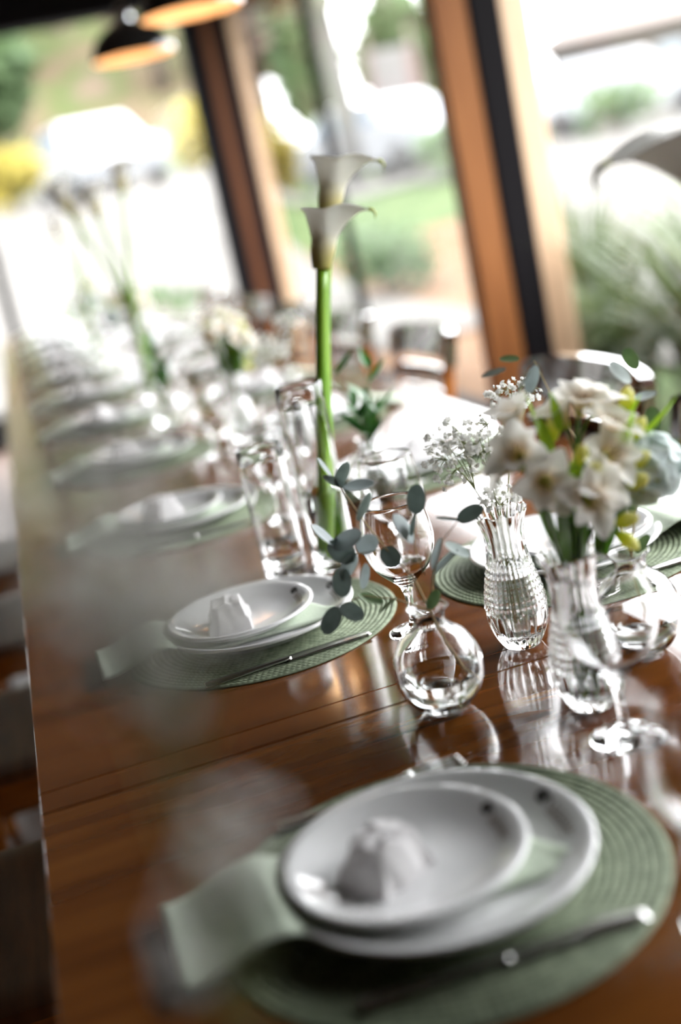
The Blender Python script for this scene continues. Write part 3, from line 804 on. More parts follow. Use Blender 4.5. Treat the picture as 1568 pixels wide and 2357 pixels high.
def cyl_meshes(r, h, wl):
    out = [(0, 0), (r - .003, 0), (r - .0005, .002), (r - .0005, .01)] + [(r + .002 * t, .01 + (h - .011) * t) for t in [i / 8 for i in range(9)]]
    inn = [(r + .001, h), (r - .0003, h - .001)] + [(r - .0025 + .002 * t, .016 + (h - .02) * t) for t in [1 - i / 8 for i in range(9)]] + [(r - .008, .0125), (0, .012)]
    wat = [(0, .0123), (r - .0085, .0128), (r - .0031, .0165), (r - .0031 + .002 * wl / h, wl), (0, wl)]
    return G().lathe(out + inn, 56).mesh('glass_body', 'clear_glass', True, 60), G().lathe(wat, 48).mesh('water', 'water', True, 50)
CYL, CYW = cyl_meshes(.034, .285, .12)
TUM, TUW = cyl_meshes(.034, .20, .05)
def vase(name, label, cat, body, water, x, y, rz=0, group=None):
    t = thing(name, label, cat, (x, y, TT + .0002), rz, group)
    ob('glass_body' if body is not CRY else 'crystal_body', body, t); ob('water', water, t)
    return t

# ------------------------------------------------------------------ flowers
def leaf_mesh(name, L, Wd, mat, curl=.15, fold=.12, tip=1.0, nu=5, nv=9, oval=False):
    def fn(u, v):
        wv = math.sin(PI * v ** (.75 * tip)) ** .8 * Wd / 2 if 0 < v < 1 else .0004
        if oval: wv = Wd / 2 * math.sqrt(max(.0006, 1 - (2 * v - 1) ** 2))
        x = (2 * u - 1) * wv; y = curl * L * v * v + fold * abs(x) * 1.5
        return (x, y, L * v)
    return G().grid(fn, nu, nv).mesh(name, mat)
EL = {'d': leaf_mesh('leaf', .033, .024, 'euc_leaf', .12, .1, nv=13, oval=True), 'p': leaf_mesh('leaf', .035, .024, 'euc_leaf_pale', .10, .1, nv=13, oval=True), 'g': leaf_mesh('leaf', .029, .017, 'euc_leaf_green', .12, .12, nv=13, oval=True)}
def eucalyptus(label, x, y, z, rz, leaves, twigs, group=None):
    t = thing('eucalyptus_branch', label, 'branch', (x, y, z), rz, group)
    g = G()
    for pts, r0 in twigs:
        P = [Vector(p) for p in pts]; Q = []
        for i in range(len(P) - 1):
            for k in range(4): Q.append(P[i].lerp(P[i + 1], k / 4))
        Q.append(P[-1]); n = len(Q)
        g.tube(Q, [r0 * (1 - .6 * i / n) for i in range(n)], 6)
    ob('stem', g.mesh('stem', 'euc_stem'), t)
    allp = [Vector(p) for pts, _ in twigs for p in pts]
    rnd = random.Random(int(x * 1000))
    for (lx, ly, lz, kd) in leaves:
        p = Vector((lx, ly, lz)); near = min(allp, key=lambda q: (q - p).length)
        d = (p - near); d = d.normalized() if d.length > .003 else Vector((rnd.uniform(-1, 1), rnd.uniform(-1, 1), .4)).normalized()
        me = EL['p' if kd in 'pt' else ('g' if kd == 'g' else 'd')]
        e = d.to_track_quat('Z', 'Y').to_matrix().to_4x4() @ Matrix.Rotation(rnd.uniform(-.9, .9) + (1.3 if kd in 't' else 0), 4, 'Z')
        sc = {'t': .85, 'h': .9, 'k': .75, 'v': .85}.get(kd, 1.0) * rnd.uniform(.9, 1.1)
        o = ob('leaf', me, t); o.matrix_local = Matrix.Translation(p - d * .016) @ e @ Matrix.Scale(sc, 4)
    return t
B1 = (.331, 1.167)
vase('bud_vase', 'round clear glass bud vase half filled with water, before the crystal vases', 'vase', BUD, BUW, *B1)
EUL = [(-.052, .083, .252, 'h'), (-.039, .078, .259, 'v'), (-.03, .067, .245, 'p'), (-.029, .057, .221, 'd'), (-.076, .077, .198, 'p'), (-.056, .062, .191, 'p'), (-.064, .064, .182, 'd'), (-.036, .049, .187, 't'), (-.019, .031, .169, 'd'),
       (0, .029, .194, 'p'), (.011, .024, .197, 'k'), (.044, .004, .199, 'd'), (.064, -.007, .203, 'b'), (.026, .004, .17, 'p'), (.042, -.006, .169, 'd'), (.027, -.002, .157, 'p'), (-.07, .055, .15, 'd'), (-.049, .034, .129, 'g'),
       (-.036, .023, .12, 'g'), (-.07, .043, .118, 'd'), (-.09, .053, .113, 'd'), (-.059, .054, .165, 't'), (-.049, .045, .156, 't'), (.021, .028, .224, 'd'), (.010, -.004, .125, 'g'), (-.058, .093, .27, 'h')]
EUT = [([(.034, -.012, .018), (.012, -.004, .075), (.003, .001, .112), (-.004, .014, .148), (-.020, .040, .178), (-.034, .062, .212), (-.046, .082, .248)], .0016),
       ([(.003, .001, .112), (.016, .004, .15), (.030, .000, .182), (.050, -.004, .20)], .0011),
       ([(.006, .004, .15), (.006, .022, .18), (.016, .026, .212)], .0009),
       ([(.003, .001, .112), (-.026, .020, .128), (-.055, .042, .134), (-.078, .052, .128)], .0010),
       ([(-.020, .040, .178), (-.048, .058, .176), (-.068, .068, .188)], .0009)]
eucalyptus('grey-green eucalyptus branch spreading from the half-filled bud vase', B1[0], B1[1], TT, 0, EUL, EUT)
B2 = (.560, 1.153)
vase('bud_vase', 'round clear glass bud vase beside the alstroemeria vase', 'vase', BUD, BUW, *B2)
EUT2 = [([(.030, .014, .02), (.012, .006, .07), (.004, .002, .112), (-.010, .02, .20), (-.035, .035, .27), (-.050, .05, .335)], .0015), ([(-.010, .02, .20), (.02, .01, .25), (.045, -.01, .285)], .001), ([(.004, .002, .112), (.012, -.005, .16), (.03, -.02, .22)], .001)]
EUL2 = [(-.105, .03, .335, 'd'), (-.085, .035, .345, 'g'), (-.070, .028, .322, 'd'), (-.058, .04, .318, 'p'), (.028, -.012, .325, 'g'), (.016, -.006, .31, 'd'), (.035, -.02, .282, 'd'), (.040, -.02, .255, 'g'), (.02, -.018, .20, 'p'), (.010, -.012, .17, 'g'), (-.006, .01, .135, 'g'), (.016, -.01, .125, 'g')]
eucalyptus('grey-green eucalyptus branch rising behind the alstroemeria bouquet', B2[0], B2[1], TT, 0, EUL2, EUT2)

# ---- cut crystal vase with baby's breath
def floret_mesh(g, c, r, rnd):
    c = Vector(c)
    a = Vector((rnd.gauss(0, 1), rnd.gauss(0, 1), rnd.gauss(0, 1))).normalized(); b = a.orthogonal().normalized(); e = a.cross(b)
    for k in range(6):
        an = 2 * PI * k / 6; d = (b * math.cos(an) + e * math.sin(an)); s_ = (e * math.cos(an) - b * math.sin(an))
        g.add([c - a * r * .3, c + d * r * .6 + s_ * r * .45 + a * r * .1, c + d * r + a * r * .35, c + d * r * .6 - s_ * r * .45 + a * r * .1], [(0, 1, 2, 3)])
    for k in range(4):
        an = 2 * PI * k / 4; d = (b * math.cos(an) + e * math.sin(an)); s_ = (e * math.cos(an) - b * math.sin(an))
        g.add([c, c + d * r * .3 + s_ * r * .35 + a * r * .5, c + d * r * .45 + a * r * .75, c + d * r * .3 - s_ * r * .35 + a * r * .5], [(0, 1, 2, 3)])
def gyp_spray(label, x, y, cen, rad, n, seed, group):
    rnd = random.Random(seed)
    t = thing('babys_breath_spray', label, 'flower', (x, y, TT), 0, group)
    gs, gf = G(), G()
    base = Vector((rnd.uniform(-.010, .010), rnd.uniform(-.010, .010), .03)); mouth = Vector((cen[0] * .18, cen[1] * .18, .155))
    hub = mouth.lerp(Vector(cen), .45)
    gs.tube([base, mouth.lerp(base, .4), mouth, hub], [.0011, .0010, .0009, .0007], 5)
    subs = []
    for k in range(7):
        s_ = Vector([cen[i] + rad[i] * rnd.uniform(-.6, .6) for i in range(3)]); subs.append(s_)
        gs.tube(bez(hub, hub.lerp(s_, .5) + Vector((0, 0, .008)), s_, 5), [.0006, .0006, .0005, .0005, .0004], 4)
    for k in range(n):
        while True:
            u = Vector((rnd.uniform(-1, 1), rnd.uniform(-1, 1), rnd.uniform(-1, 1)))
            if u.length < 1: break
        p = Vector([cen[i] + rad[i] * u[i] for i in range(3)])
        s_ = min(subs, key=lambda q: (q - p).length)
        gs.tube([s_, s_.lerp(p, .6) + Vector((0, 0, .002)), p], [.00035, .0003, .0003], 3, False)
        floret_mesh(gf, p, rnd.choice([.0024, .0038, .0046, .0052]), rnd)
    ob('stems', gs.mesh('stems', 'gyp_stem'), t)
    o = ob('florets', gf.mesh('florets', 'gyp_floret', False), t); o['kind'] = 'stuff'
    return t
G1 = (.467, 1.271)
vase('crystal_vase', 'slim cut-crystal vase holding baby\'s breath behind the round bud vase', 'vase', CRY, CRW, *G1)
sprays = [gyp_spray("baby's breath spray spreading out toward the calla vase", *G1, (-.034, .026, .236), (.036, .03, .042), 110, 11, None),
          gyp_spray("baby's breath spray standing highest above the crystal vase", *G1, (.050, .020, .286), (.036, .03, .022), 50, 12, None),
          gyp_spray("baby's breath spray in the middle of the crystal vase", *G1, (.002, .018, .245), (.034, .03, .034), 85, 13, None),
          gyp_spray("short baby's breath spray at the lip of the crystal vase", *G1, (.004, .000, .182), (.030, .022, .016), 60, 14, None)]

# ---- sprigs added close to the camera so their blur stands in for haze
B0 = (.012, .345)
vase('bud_vase', "round clear bud vase with long baby's breath at the table's near corner", 'vase', BUD, BUW, *B0)
def haze_spray(label, clouds, seed):
    rnd = random.Random(seed)
    t = thing('babys_breath_spray', label, 'flower', (B0[0], B0[1], TT), 0, None)
    gs, gf = G(), G()
    for cen, rad, n in clouds:
        cen = Vector(cen); hub = Vector((cen.x * .6, cen.y * .6, cen.z - .05))
        gs.tube([(-.006, .004, .02), (0, 0, .11), hub * .6 + Vector((0, 0, .05)), hub], [.0010, .0010, .0008, .0007], 6)
        for k in range(n):
            p = Vector([cen[i] + rad[i] * max(-1.6, min(1.6, rnd.gauss(0, .55))) for i in range(3)])
            gs.tube([hub, hub.lerp(p, .6) + Vector((0, 0, .003)), p], [.0002, .0002, .0002], 3, False)
            floret_mesh(gf, p, rnd.choice([.0036, .0044, .0050]), rnd)
    ob('stems', gs.mesh('stems', 'gyp_stem'), t)
    ob('florets', gf.mesh('florets', 'gyp_floret', False), t)['kind'] = 'stuff'
haze_spray("long blurred baby's breath sprig at the table's near corner", [((.006, .004, .450), (.026, .02, .020), 52), ((.000, .014, .462), (.034, .026, .034), 50), ((-.014, .045, .492), (.026, .03, .024), 26)], 61)
haze_spray("short blurred baby's breath sprig at the table's near corner", [((.012, -.010, .382), (.016, .012, .018), 12), ((-.012, -.014, .355), (.012, .012, .014), 8)], 62)

# ---- alstroemeria
def petal_me(name, L, Wd, mat, back=.5, cup=.35):
    def fn(u, v):
        t_ = min(1, v / .58); wv = Wd / 2 * (.20 + .80 * t_ * t_ * (3 - 2 * t_)) * (1 if v < .58 else math.sqrt(max(.004, 1 - ((v - .58) / .425) ** 2)))
        x = (2 * u - 1) * wv
        y = L * (back * v ** 2.2 - .10 * math.sin(PI * v)) - cup * (x * x) / Wd * 2.2
        return (x, y, L * (v - .16 * back * v ** 3))
    return G().grid(fn, 6, 10).mesh(name, mat)
PET = [petal_me('petal', .045, .033, 'alstro_petal', .36, .5), petal_me('petal', .043, .024, 'alstro_petal', .28, .4)]
THR = G().lathe([(0, 0), (.003, .002), (.005, .008), (.0045, .014), (0, .012)], 10).mesh('blossom', 'alstro_throat')
def bud_shape(L, r): return [(0, 0), (r * .5, L * .08), (r * .95, L * .35), (r, L * .55), (r * .7, L * .82), (0, L)]
ABUD = G().lathe(smooth_prof(bud_shape(.027, .0068), 3), 10).mesh('bud', 'alstro_bud')
LB = leaf_mesh('leaf', .060, .017, 'leaf_bright', .22, .2, 1.0)
LG = leaf_mesh('leaf', .085, .020, 'leaf_green', .16, .2, 1.0)
LW = leaf_mesh('leaf', .105, .034, 'leaf_green', .10, .15, 1.0)
def blossom(parent, p, d, rnd, open_=.62, sc=.88):
    e = Vector(d).to_track_quat('Z', 'Y').to_matrix().to_4x4() @ Matrix.Rotation(rnd.uniform(0, 2), 4, 'Z')
    b = ob('blossom', THR, parent); b.matrix_local = Matrix.Translation(p) @ e @ Matrix.Scale(sc, 4)
    for k in range(6):
        a = 2 * PI * k / 6
        m_ = Matrix.Rotation(a, 4, 'Z') @ Matrix.Translation((0, .0035, .004)) @ Matrix.Rotation(-open_ * (1.0 if k % 2 == 0 else .78) * rnd.uniform(.8, 1.15), 4, 'X')
        o = ob('petal', PET[k % 2], b); o.matrix_local = m_
    g = G()
    for k in range(5):
        a = 2 * PI * k / 5 + .3; q = Vector((math.cos(a) * .006, math.sin(a) * .006, .030)); g.tube([(0, 0, .01), q * .6 + Vector((0, 0, .008)), q], [.0005, .0005, .0011], 4)
    o = ob('stamens', g.mesh('stamens', 'alstro_anther'), b)
    return b
def alstro(label, x, y, heads, buds, leaves, seed, open_=.62, group=None):
    rnd = random.Random(seed)
    t = thing('alstroemeria_stem', label, 'flower', (x, y, TT), 0, group)
    h0 = Vector(heads[0][0]) - Vector(heads[0][1]).normalized() * .012
    mouth = Vector((max(-.014, min(.014, h0.x * .25)), max(-.014, min(.014, h0.y * .25)), .162)); base = Vector((-mouth.x * .8, -mouth.y * .8, .02))
    g = G(); main = [base, mouth] + list(bez(mouth, mouth.lerp(h0, .55) + Vector((-h0.x * .1, -h0.y * .1, .01)), h0, 7))[1:]
    g.tube(main, [.0028] * (len(main) - 2) + [.0024, .002], 7)
    hub = Vector(main[-3])
    for p, d in heads[1:]: g.tube(bez(hub, (hub + Vector(p)) / 2 + Vector((0, 0, .01)), Vector(p), 6), .0014, 5)
    for p, d in buds: g.tube(bez(hub, (hub + Vector(p)) / 2, Vector(p), 6), .0012, 5)
    ob('stem', g.mesh('stem', 'leaf_green'), t)
    for p, d in heads: blossom(t, Vector(p) - Vector(d).normalized() * .012, d, rnd, open_)
    for p, d in buds:
        o = ob('bud', ABUD, t); o.matrix_local = Matrix.Translation(Vector(p)) @ Vector(d).to_track_quat('Z', 'Y').to_matrix().to_4x4() @ Matrix.Scale(rnd.uniform(.9, 1.2), 4)
    for p, d, me, sc in leaves:
        o = ob('leaf', me, t); o.matrix_local = Matrix.Translation(Vector(p)) @ Vector(d).to_track_quat('Z', 'Y').to_matrix().to_4x4() @ Matrix.Rotation(rnd.uniform(-.8, .8), 4, 'Z') @ Matrix.Scale(sc, 4)
    return t
A1 = (.457, 1.074)
vase('crystal_vase', 'slim cut-crystal vase holding alstroemeria in front of the baby\'s breath vase', 'vase', CRY, CRW, *A1, .2)
AL = [
    alstro('alstroemeria with an upright half-open white bloom, beside the highest baby\'s breath', *A1, [((-.019, .030, .296), (-.25, -.1, 1))], [((.012, .020, .272), (.1, -.2, 1))], [((.004, .024, .268), (.05, 0, 1), LB, .95), ((.002, .006, .250), (-.05, -.2, 1), LB, .9), ((-.006, .010, .165), (-.3, .0, 1), LG, 1.0)], 31, .30),
    alstro('alstroemeria with the widest open cream bloom', *A1, [((-.038, -.014, .276), (-.45, -.55, .75)), ((-.036, .012, .262), (-.9, .1, .5)), ((-.024, -.030, .250), (-.3, -1, .1))], [((.006, -.044, .262), (.1, -.5, .8)), ((.012, -.046, .248), (.2, -.7, .6))], [((.008, -.036, .215), (-.05, -.25, 1), LB, .85), ((.014, -.040, .205), (.25, -.35, 1), LB, .9), ((.000, -.038, .200), (.1, -.5, 1), LG, .7), ((.004, -.012, .225), (.15, -.5, .8), LB, .8), ((.0, -.014, .205), (-.1, -.6, .7), LB, .8), ((-.006, -.006, .150), (-.35, -.1, 1), LG, 1.1)], 32, .6),
    alstro('alstroemeria with the topmost cluster of white blooms', *A1, [((.040, .006, .302), (.15, -.35, 1)), ((.024, .016, .292), (-.35, .1, 1)), ((.058, .012, .296), (.6, .1, .9))], [((.082, .000, .284), (.3, 0, 1)), ((.078, -.014, .262), (.5, -.3, .8))], [((.014, .000, .285), (-.1, -.3, 1), LB, .7), ((.060, -.016, .250), (.5, -.5, .9), LB, .9), ((.064, .0, .262), (.6, -.2, .5), LB, .9), ((.010, -.004, .158), (.25, -.15, 1), LW, 1.0)], 33, .5),
    alstro('alstroemeria with a cream bloom turned toward the wine glass', *A1, [((.043, -.028, .258), (.35, -.9, .5)), ((.052, -.020, .280), (.4, -.4, .9))], [((.066, -.020, .236), (.5, -.5, .5)), ((.060, -.026, .222), (.3, -.6, .3))], [((.020, -.010, .20), (.1, -.4, 1), LG, .9), ((.024, -.018, .222), (.2, -.5, .8), LB, .8), ((.050, -.014, .215), (.6, -.3, .6), LB, .8), ((.012, -.010, .15), (.2, -.2, 1), LW, .9)], 34, .6),
    alstro('alstroemeria with the lowest white bloom above the vase lip', *A1, [((.004, -.060, .232), (.1, -1, .25)), ((.018, -.046, .240), (.6, -.8, .5))], [((.040, -.030, .190), (.3, -.5, .2)), ((.044, -.024, .180), (.3, -.3, -.4))], [((.0, -.012, .155), (-.1, -.4, 1), LW, .95), ((.026, -.010, .150), (.35, -.2, 1), LG, .9), ((.030, -.006, .15), (.5, .0, 1), LW, .85)], 35, .75),
]
HYP = petal_me('petal', .021, .021, 'hydrangea_petal', .35, .3)
def hydrangea(label, x, y, cen, rad, n, seed):
    rnd = random.Random(seed)
    t = thing('hydrangea_stem', label, 'flower', (x, y, TT), 0, None)
    g = G(); c = Vector(cen); mouth = Vector((.014, 0, .162))
    main = [Vector((-.012, 0, .02)), mouth] + list(bez(mouth, (mouth + c) / 2 + Vector((-.012, 0, .012)), c, 7))[1:]
    g.tube(main, [.0026] * len(main), 7)
    o = ob('stem', g.mesh('stem', 'leaf_green'), t)
    for k in range(n):
        zf = 1 - 2 * (k + .5) / n; a = k * 2.39996; d = Vector((math.sqrt(1 - zf * zf) * math.cos(a), math.sqrt(1 - zf * zf) * math.sin(a), zf))
        if d.z < -.75: continue
        p = c + d * rad; e = d.to_track_quat('Z', 'Y').to_matrix().to_4x4() @ Matrix.Rotation(rnd.uniform(0, 2), 4, 'Z')
        f_ = ob('floret', THR, t); f_.matrix_local = Matrix.Translation(p - d * .006) @ e @ Matrix.Scale(.55, 4)
        for q in range(4):
            o = ob('petal', HYP, f_); o.matrix_local = Matrix.Scale(1 / .55, 4) @ Matrix.Rotation(q * PI / 2, 4, 'Z') @ Matrix.Translation((0, .001, .004)) @ Matrix.Rotation(-1.05 * rnd.uniform(.75, 1.1), 4, 'X')
    o = ob('leaf', LW, t); o.matrix_local = Matrix.Translation((.052, .006, .172)) @ Vector((.7, -.3, .7)).to_track_quat('Z', 'Y').to_matrix().to_4x4()
    o = ob('leaf', LB, t); o.matrix_local = Matrix.Translation((.080, -.006, .252)) @ Vector((.9, -.3, .5)).to_track_quat('Z', 'Y').to_matrix().to_4x4() @ Matrix.Scale(1.1, 4)
    return t
HY = hydrangea('pale blue-white hydrangea head on the window side of the alstroemeria bouquet', *A1, (.094, -.004, .228), .028, 26, 41)

# ---- callas
def calla_meshes():
    H = .100
    def prof(v): return .0105 + .0035 * math.sin(PI * min(1, v * 2.2)) * (v < .45) + .019 * max(0, v - .12) ** 1.5 / (.88 ** 1.5)
    def sp(u, v, off=0):
        # u around (open at the front where the edges overlap), v up
        a = -PI * 1.12 + u * 2 * PI * 1.12
        tip = math.cos(a / 2.24) if abs(a) < PI * 1.12 else 0           # 1 at the tip side (a=0)
        r = prof(v); hh = H * (.84 + .16 * max(0, math.cos(a)))
        z = hh * v
        flare = v ** 3
        tipk = max(0, math.cos(a)) ** 6
        r2 = r + flare * (.003 + .021 * tipk) + .0012 * (abs(a) / PI)
        z -= flare * (.009 * tipk + .003)
        if v > .9: r2 += (v - .9) * .03; z -= (v - .9) * .03
        wob = 1 + .05 * math.sin(3 * a + 1) * flare
        return ((r2 + off) * math.cos(a) * wob, (r2 + off) * math.sin(a) * wob, z)
    g = G()
    def fn(u, v):
        p = sp(u, v); q = sp(u, v, .0008); return (q, p)
    g.slab(fn, 44, 22)
    gs = G().lathe(smooth_prof([(0, .012), (.0045, .016), (.005, .04), (.0042, .058), (0, .064)], 4), 12)
    tp = Vector(sp(.5, 1.0))
    gt = G().tube([tp + Vector((-.003, 0, .001)), tp + Vector((.004, 0, .0)), tp + Vector((.008, 0, -.004)), tp + Vector((.008, 0, -.011))], [.0022, .0024, .0016, .0004], 8)
    return g.mesh('spathe', 'calla_spathe'), gs.mesh('spadix', 'calla_spadix'), gt.mesh('lip_tip', 'calla_tip')
CS, CX, CT = calla_meshes()
def calla(label, x, y, base, bend, top, d, tip, sc=1.0, rstem=.0098, group=None):
    """d: axis of the flower, tip: the way its pointed lip turns"""
    t = thing('calla_lily', label, 'flower', (x, y, TT), 0, group)
    pts = list(bez(base, bend, top, 16))
    ob('stem', G().tube(pts, [rstem * (1.08 - .22 * i / 15) for i in range(16)], 12).mesh('stem', 'calla_stem'), t)
    Z = Vector(d).normalized(); X = Vector(tip); X = (X - Z * X.dot(Z)).normalized(); Y = Z.cross(X)
    m_ = Matrix((X, Y, Z)).transposed().to_4x4(); m_.translation = Vector(top) - Z * .002
    m_ = m_ @ Matrix.Scale(sc, 4)
    s_ = ob('spathe', CS, t); s_.matrix_local = m_
    o = ob('spadix', CX, t); o.matrix_local = m_
    ob('lip_tip', CT, s_)
    return t
V1 = (.371, 1.758)
vase('cylinder_vase', 'tall slim clear cylinder vase holding the pair of calla lilies', 'vase', CYL, CYW, *V1)
calla('white calla lily in front with a flat flared rim', *V1, (-.012, -.004, .016), (.020, .010, .20), (.082, .038, .438), (.32, .03, 1), (1, -.35, 0), 1.08)
calla('white calla lily standing higher behind the flared one', *V1, (.012, .012, .016), (.03, .05, .22), (.132, .128, .506), (.36, .0, 1), (1, -.2, 0), 1.12)
vase('tumbler_vase', 'clear straight glass cylinder beside the calla vase', 'vase', TUM, TUW, .300, 1.800)
B3 = (.535, 2.055)
vase('bud_vase', 'round clear bud vase with ruscus beyond the calla vase', 'vase', BUD, BUW, *B3)
LR = leaf_mesh('leaf', .062, .024, 'ruscus_leaf', .14, .2, 1.0)
def ruscus(label, x, y, rz, seed, group=None):
    rnd = random.Random(seed)
    t = thing('ruscus_sprig', label, 'sprig', (x, y, TT), rz, group)
    g = G(); tw = [[(.02, .01, .02), (.006, .002, .11), (-.012, .004, .17), (-.040, .006, .27)], [(-.02, .0, .02), (-.004, 0, .11), (.012, .0, .16), (.030, .0, .235)], [(0, -.02, .02), (.002, -.003, .11), (.010, -.010, .135), (.022, -.02, .16)]]
    L_ = []
    for P in tw:
        g.tube(P, [.0018, .0017, .0014, .0008], 6)
        P = [Vector(p) for p in P]
        for k in range(7):
            q = k / 6; p = P[1].lerp(P[2], q * 2) if q < .5 else P[2].lerp(P[3], q * 2 - 1)
            a = k * 2.4 + rnd.uniform(-.4, .4); d = Vector((math.cos(a), math.sin(a) * .8, .75)); L_.append((p, d))
    ob('stem', g.mesh('stem', 'leaf_green'), t)
    for p, d in L_:
        o = ob('leaf', LR, t); o.matrix_local = Matrix.Translation(p) @ d.to_track_quat('Z', 'Y').to_matrix().to_4x4() @ Matrix.Rotation(rnd.uniform(-.6, .6), 4, 'Z') @ Matrix.Scale(rnd.uniform(.75, 1.05), 4)
    return t
RU = ruscus('dark green ruscus sprig beyond the pair of calla lilies', *B3, 0, 5)
# calla whose flower leans in from beyond the frame
V0 = (.66, .93)
vase('cylinder_vase', 'tall slim clear cylinder vase next to the alstroemeria, holding one calla', 'vase', CYL, CYW, *V0)
calla('single white calla lily arching over the alstroemeria with a yellow-green tip', *V0, (.012, 0, .016), (.0, .0, .30), (-.050, -.004, .418), (-.25, .0, 1), (-1, .15, 0), 1.6)

# ---- the same arrangements repeated down the table
groups = [(.462, 2.92, .535, 2.60, 'second'), (.45, 4.75, .42, 4.35, 'third'), (.42, 6.47, .46, 6.20, 'fourth')]
for n_, (ax, ay, gx, gy, o_) in enumerate(groups):
    rz = 1.1 + n_ * 1.7
    vase('crystal_vase', 'cut-crystal vase holding the %s alstroemeria bouquet down the table' % o_, 'vase', CRY, CRW, ax, ay)
    for k, s_ in enumerate(AL): copy_tree(s_, (ax, ay, TT), rz, ['half-open white', 'wide cream', 'topmost white', 'turned cream', 'lowest white'][k] + ' alstroemeria in the %s bouquet down the table' % o_)
    copy_tree(HY, (ax, ay, TT), rz, 'pale hydrangea in the %s bouquet down the table' % o_)
    vase('crystal_vase', "cut-crystal vase holding the %s bunch of baby's breath" % o_, 'vase', CRY, CRW, gx, gy)
    for k, s_ in enumerate(sprays): copy_tree(s_, (gx, gy, TT), rz * .5, ['outward', 'highest', 'middle', 'short'][k] + " baby's breath spray in the %s bunch down the table" % o_)
for n_, (x, y, tops, o_) in enumerate([(.375, 4.0, [(.055, 0, .655), (-.035, .03, .60), (-.12, .06, .63)], 'second'), (.36, 6.10, [(.06, 0, .60), (-.05, .02, .55)], 'third')]):
    vase('cylinder_vase', 'tall cylinder vase holding the %s group of calla lilies down the table' % o_, 'vase', CYL, CYW, x, y)
    for k, tp in enumerate(tops):
        calla('%s white calla lily in the %s group down the table' % (['tallest', 'middle', 'outermost'][k], o_), x, y, (.010 * (k - 1), .008 * (k % 2), .016), (tp[0] * -.2, tp[1] * .3, .3), tp, (.1 - .15 * k, -.05, 1), (math.cos(-.6 + 1.2 * k), math.sin(-.6 + 1.2 * k), 0), 1.15, .0085)
for n_, (x, y, o_) in enumerate([(.34, 3.35, 'second'), (.52, 5.3, 'third'), (.36, 6.95, 'fourth')]):
    vase('bud_vase', 'round bud vase with the %s ruscus sprig down the table' % o_, 'vase', BUD, BUW, x, y)
    copy_tree(RU, (x, y, TT), 1.3 + n_, '%s dark green ruscus sprig down the table' % o_)

# ------------------------------------------------------------------ chairs
def chair_proto(label, group):
    t = thing('dining_chair', label, 'chair', (0, 0, 0), 0, group)
    W2 = .215
    for s_ in (-1, 1):
        ob('front_leg', G().tube([(s_ * .19, .19, 0), (s_ * .195, .195, .43)], [.016, .020], 10).mesh('front_leg', 'chair_wood'), t)
        g = G(); pts = [(s_ * .185, -.215, 0), (s_ * .205, -.19, .44), (s_ * .22, -.205, .62), (s_ * .232, -.235, .83)]
        def fn(u, v, s_=s_): return None
        vs = []
        for (px_, py_, pz_), hw in zip(pts, (.015, .019, .018, .016)):
            vs += [(px_ - hw, py_ - .013, pz_), (px_ + hw, py_ - .013, pz_), (px_ + hw, py_ + .013, pz_), (px_ - hw, py_ + .013, pz_)]
        fs = [(3, 2, 1, 0), (12, 13, 14, 15)] + [(4 * r_ + i, 4 * r_ + (i + 1) % 4, 4 * r_ + 4 + (i + 1) % 4, 4 * r_ + 4 + i) for r_ in range(3) for i in range(4)]
        ob('back_post', g.add(vs, fs).mesh('back_post', 'chair_wood', False), t)
        ob('side_rail', G().box(s_ * .192 - .011, s_ * .192 + .011, -.18, .18, .375, .43, .003).mesh('side_rail', 'chair_wood', False), t)
        ob('stretcher', G().tube([(s_ * .187, -.205, .20), (s_ * .192, .19, .20)], .010, 8).mesh('stretcher', 'chair_wood'), t)
    def seat(u, v):
        a = (2 * u - 1); b = (2 * v - 1); x = .225 * a * (1 - .06 * (1 - v)); y = .215 * b
        rr = max(abs(a), abs(b)); z = .455 - .006 * (1 - min(1, (a * a + b * b) * .8)) - .006 * max(0, rr - .9) / .1
        return (x, y, z), (x, y, .43)
    ob('seat', G().slab(seat, 16, 16).mesh('seat', 'seat_wood', True, 50), t)
    def curved(z0, z1, y0, bow, half, th, top_round=0):
        def fn(u, v):
            a = 2 * u - 1; x = a * half; y = y0 - bow * (1 - a * a)
            z = z0 + (z1 - z0) * v; z -= top_round * abs(a) ** 6 * v
            lean = -(z - z0) * .20
            return (x, y + lean + th / 2, z), (x, y + lean - th / 2, z)
        return G().slab(fn, 22, 4)
    ob('top_rail', curved(.765, .855, -.222, .045, .275, .026, .020).mesh('top_rail', 'chair_dark', True, 45), t)
    for z in (.57, .635, .70):
        ob('back_slat', curved(z, z + .036, -.198 - (z - .55) * .16, .032, .215, .014).mesh('back_slat', 'chair_dark', True, 45), t)
    return t
win_y = [1.61, 2.27, 3.38, 4.18, 4.92, 5.65, 6.4, 7.1]
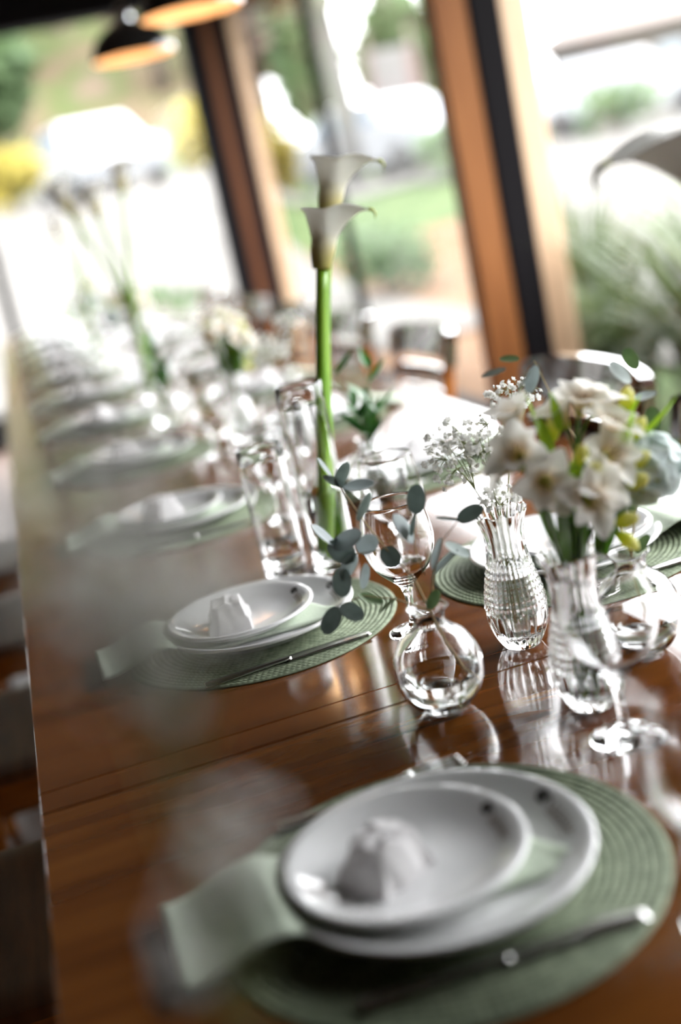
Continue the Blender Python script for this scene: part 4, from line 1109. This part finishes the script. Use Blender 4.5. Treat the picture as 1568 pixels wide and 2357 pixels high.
CL = ['glossy dark slat-back chair behind the alstroemeria bouquet, at the place behind the crystal vases'] + ['glossy dark slat-back chair, %s along the window side past that bouquet' % ORD[i] for i in range(1, 9)]
proto = chair_proto(CL[0], 'chairs along the windows')
proto.location = (.815, win_y[0], 0); proto.rotation_euler = (0, 0, PI / 2)
for i, y in enumerate(win_y[1:], 1):
    copy_tree(proto, ((.815 if i < 2 else .87) + .01 * math.sin(i * 2), y, 0), PI / 2 + .03 * math.sin(i * 3), CL[i])
for i, y in enumerate([1.574, 2.28, 2.986, 3.69]):
    c = copy_tree(proto, (-.10, y, 0), -PI / 2, 'slat-back chair tucked in at the %s aisle-side place past the eucalyptus vase' % ORD[i]); c['group'] = 'chairs along the aisle'

# ------------------------------------------------------------------ pendant lamps
def pendant(label, x, y, z, first=None):
    t = thing('pendant_lamp', label, 'lamp', (x, y, z), 0, 'pendant lamps over the table')
    out = smooth_prof([(.165, 0), (.160, .03), (.138, .075), (.095, .112), (.045, .130), (.030, .14)], 4)
    inn = [(max(.0, r_ - .004), z_ + .000) for r_, z_ in out[::-1]]
    ob('shade', G().lathe(out, 40).mesh('shade', 'lamp_black'), t)
    ob('shade_lining', G().lathe(inn, 40).mesh('shade_lining', 'lamp_white'), t)
    ob('socket', G().lathe([(0, .125), (.030, .135), (.030, .19), (.018, .205), (0, .205)], 20).mesh('socket', 'lamp_chrome', True, 40), t)
    ob('bulb', G().lathe(smooth_prof([(0, .03), (.022, .042), (.030, .068), (.020, .098), (.012, .125)], 4), 16).mesh('bulb', 'bulb'), t)
    ob('cord', G().tube([(0, 0, .2), (0, 0, 2.95 - z)], .005, 6).mesh('cord', 'lamp_black'), t)
    ob('ceiling_rose', G().lathe([(0, 2.90 - z), (.05, 2.91 - z), (.055, 2.949 - z), (0, 2.949 - z)], 16).mesh('ceiling_rose', 'lamp_black', True, 40), t)
pendant('black dome pendant lamp before the end window, next to the corner post', .724, 5.15, 1.92)
pendant('black dome pendant lamp overlapping the top of the corner post', .789, 4.10, 1.895)
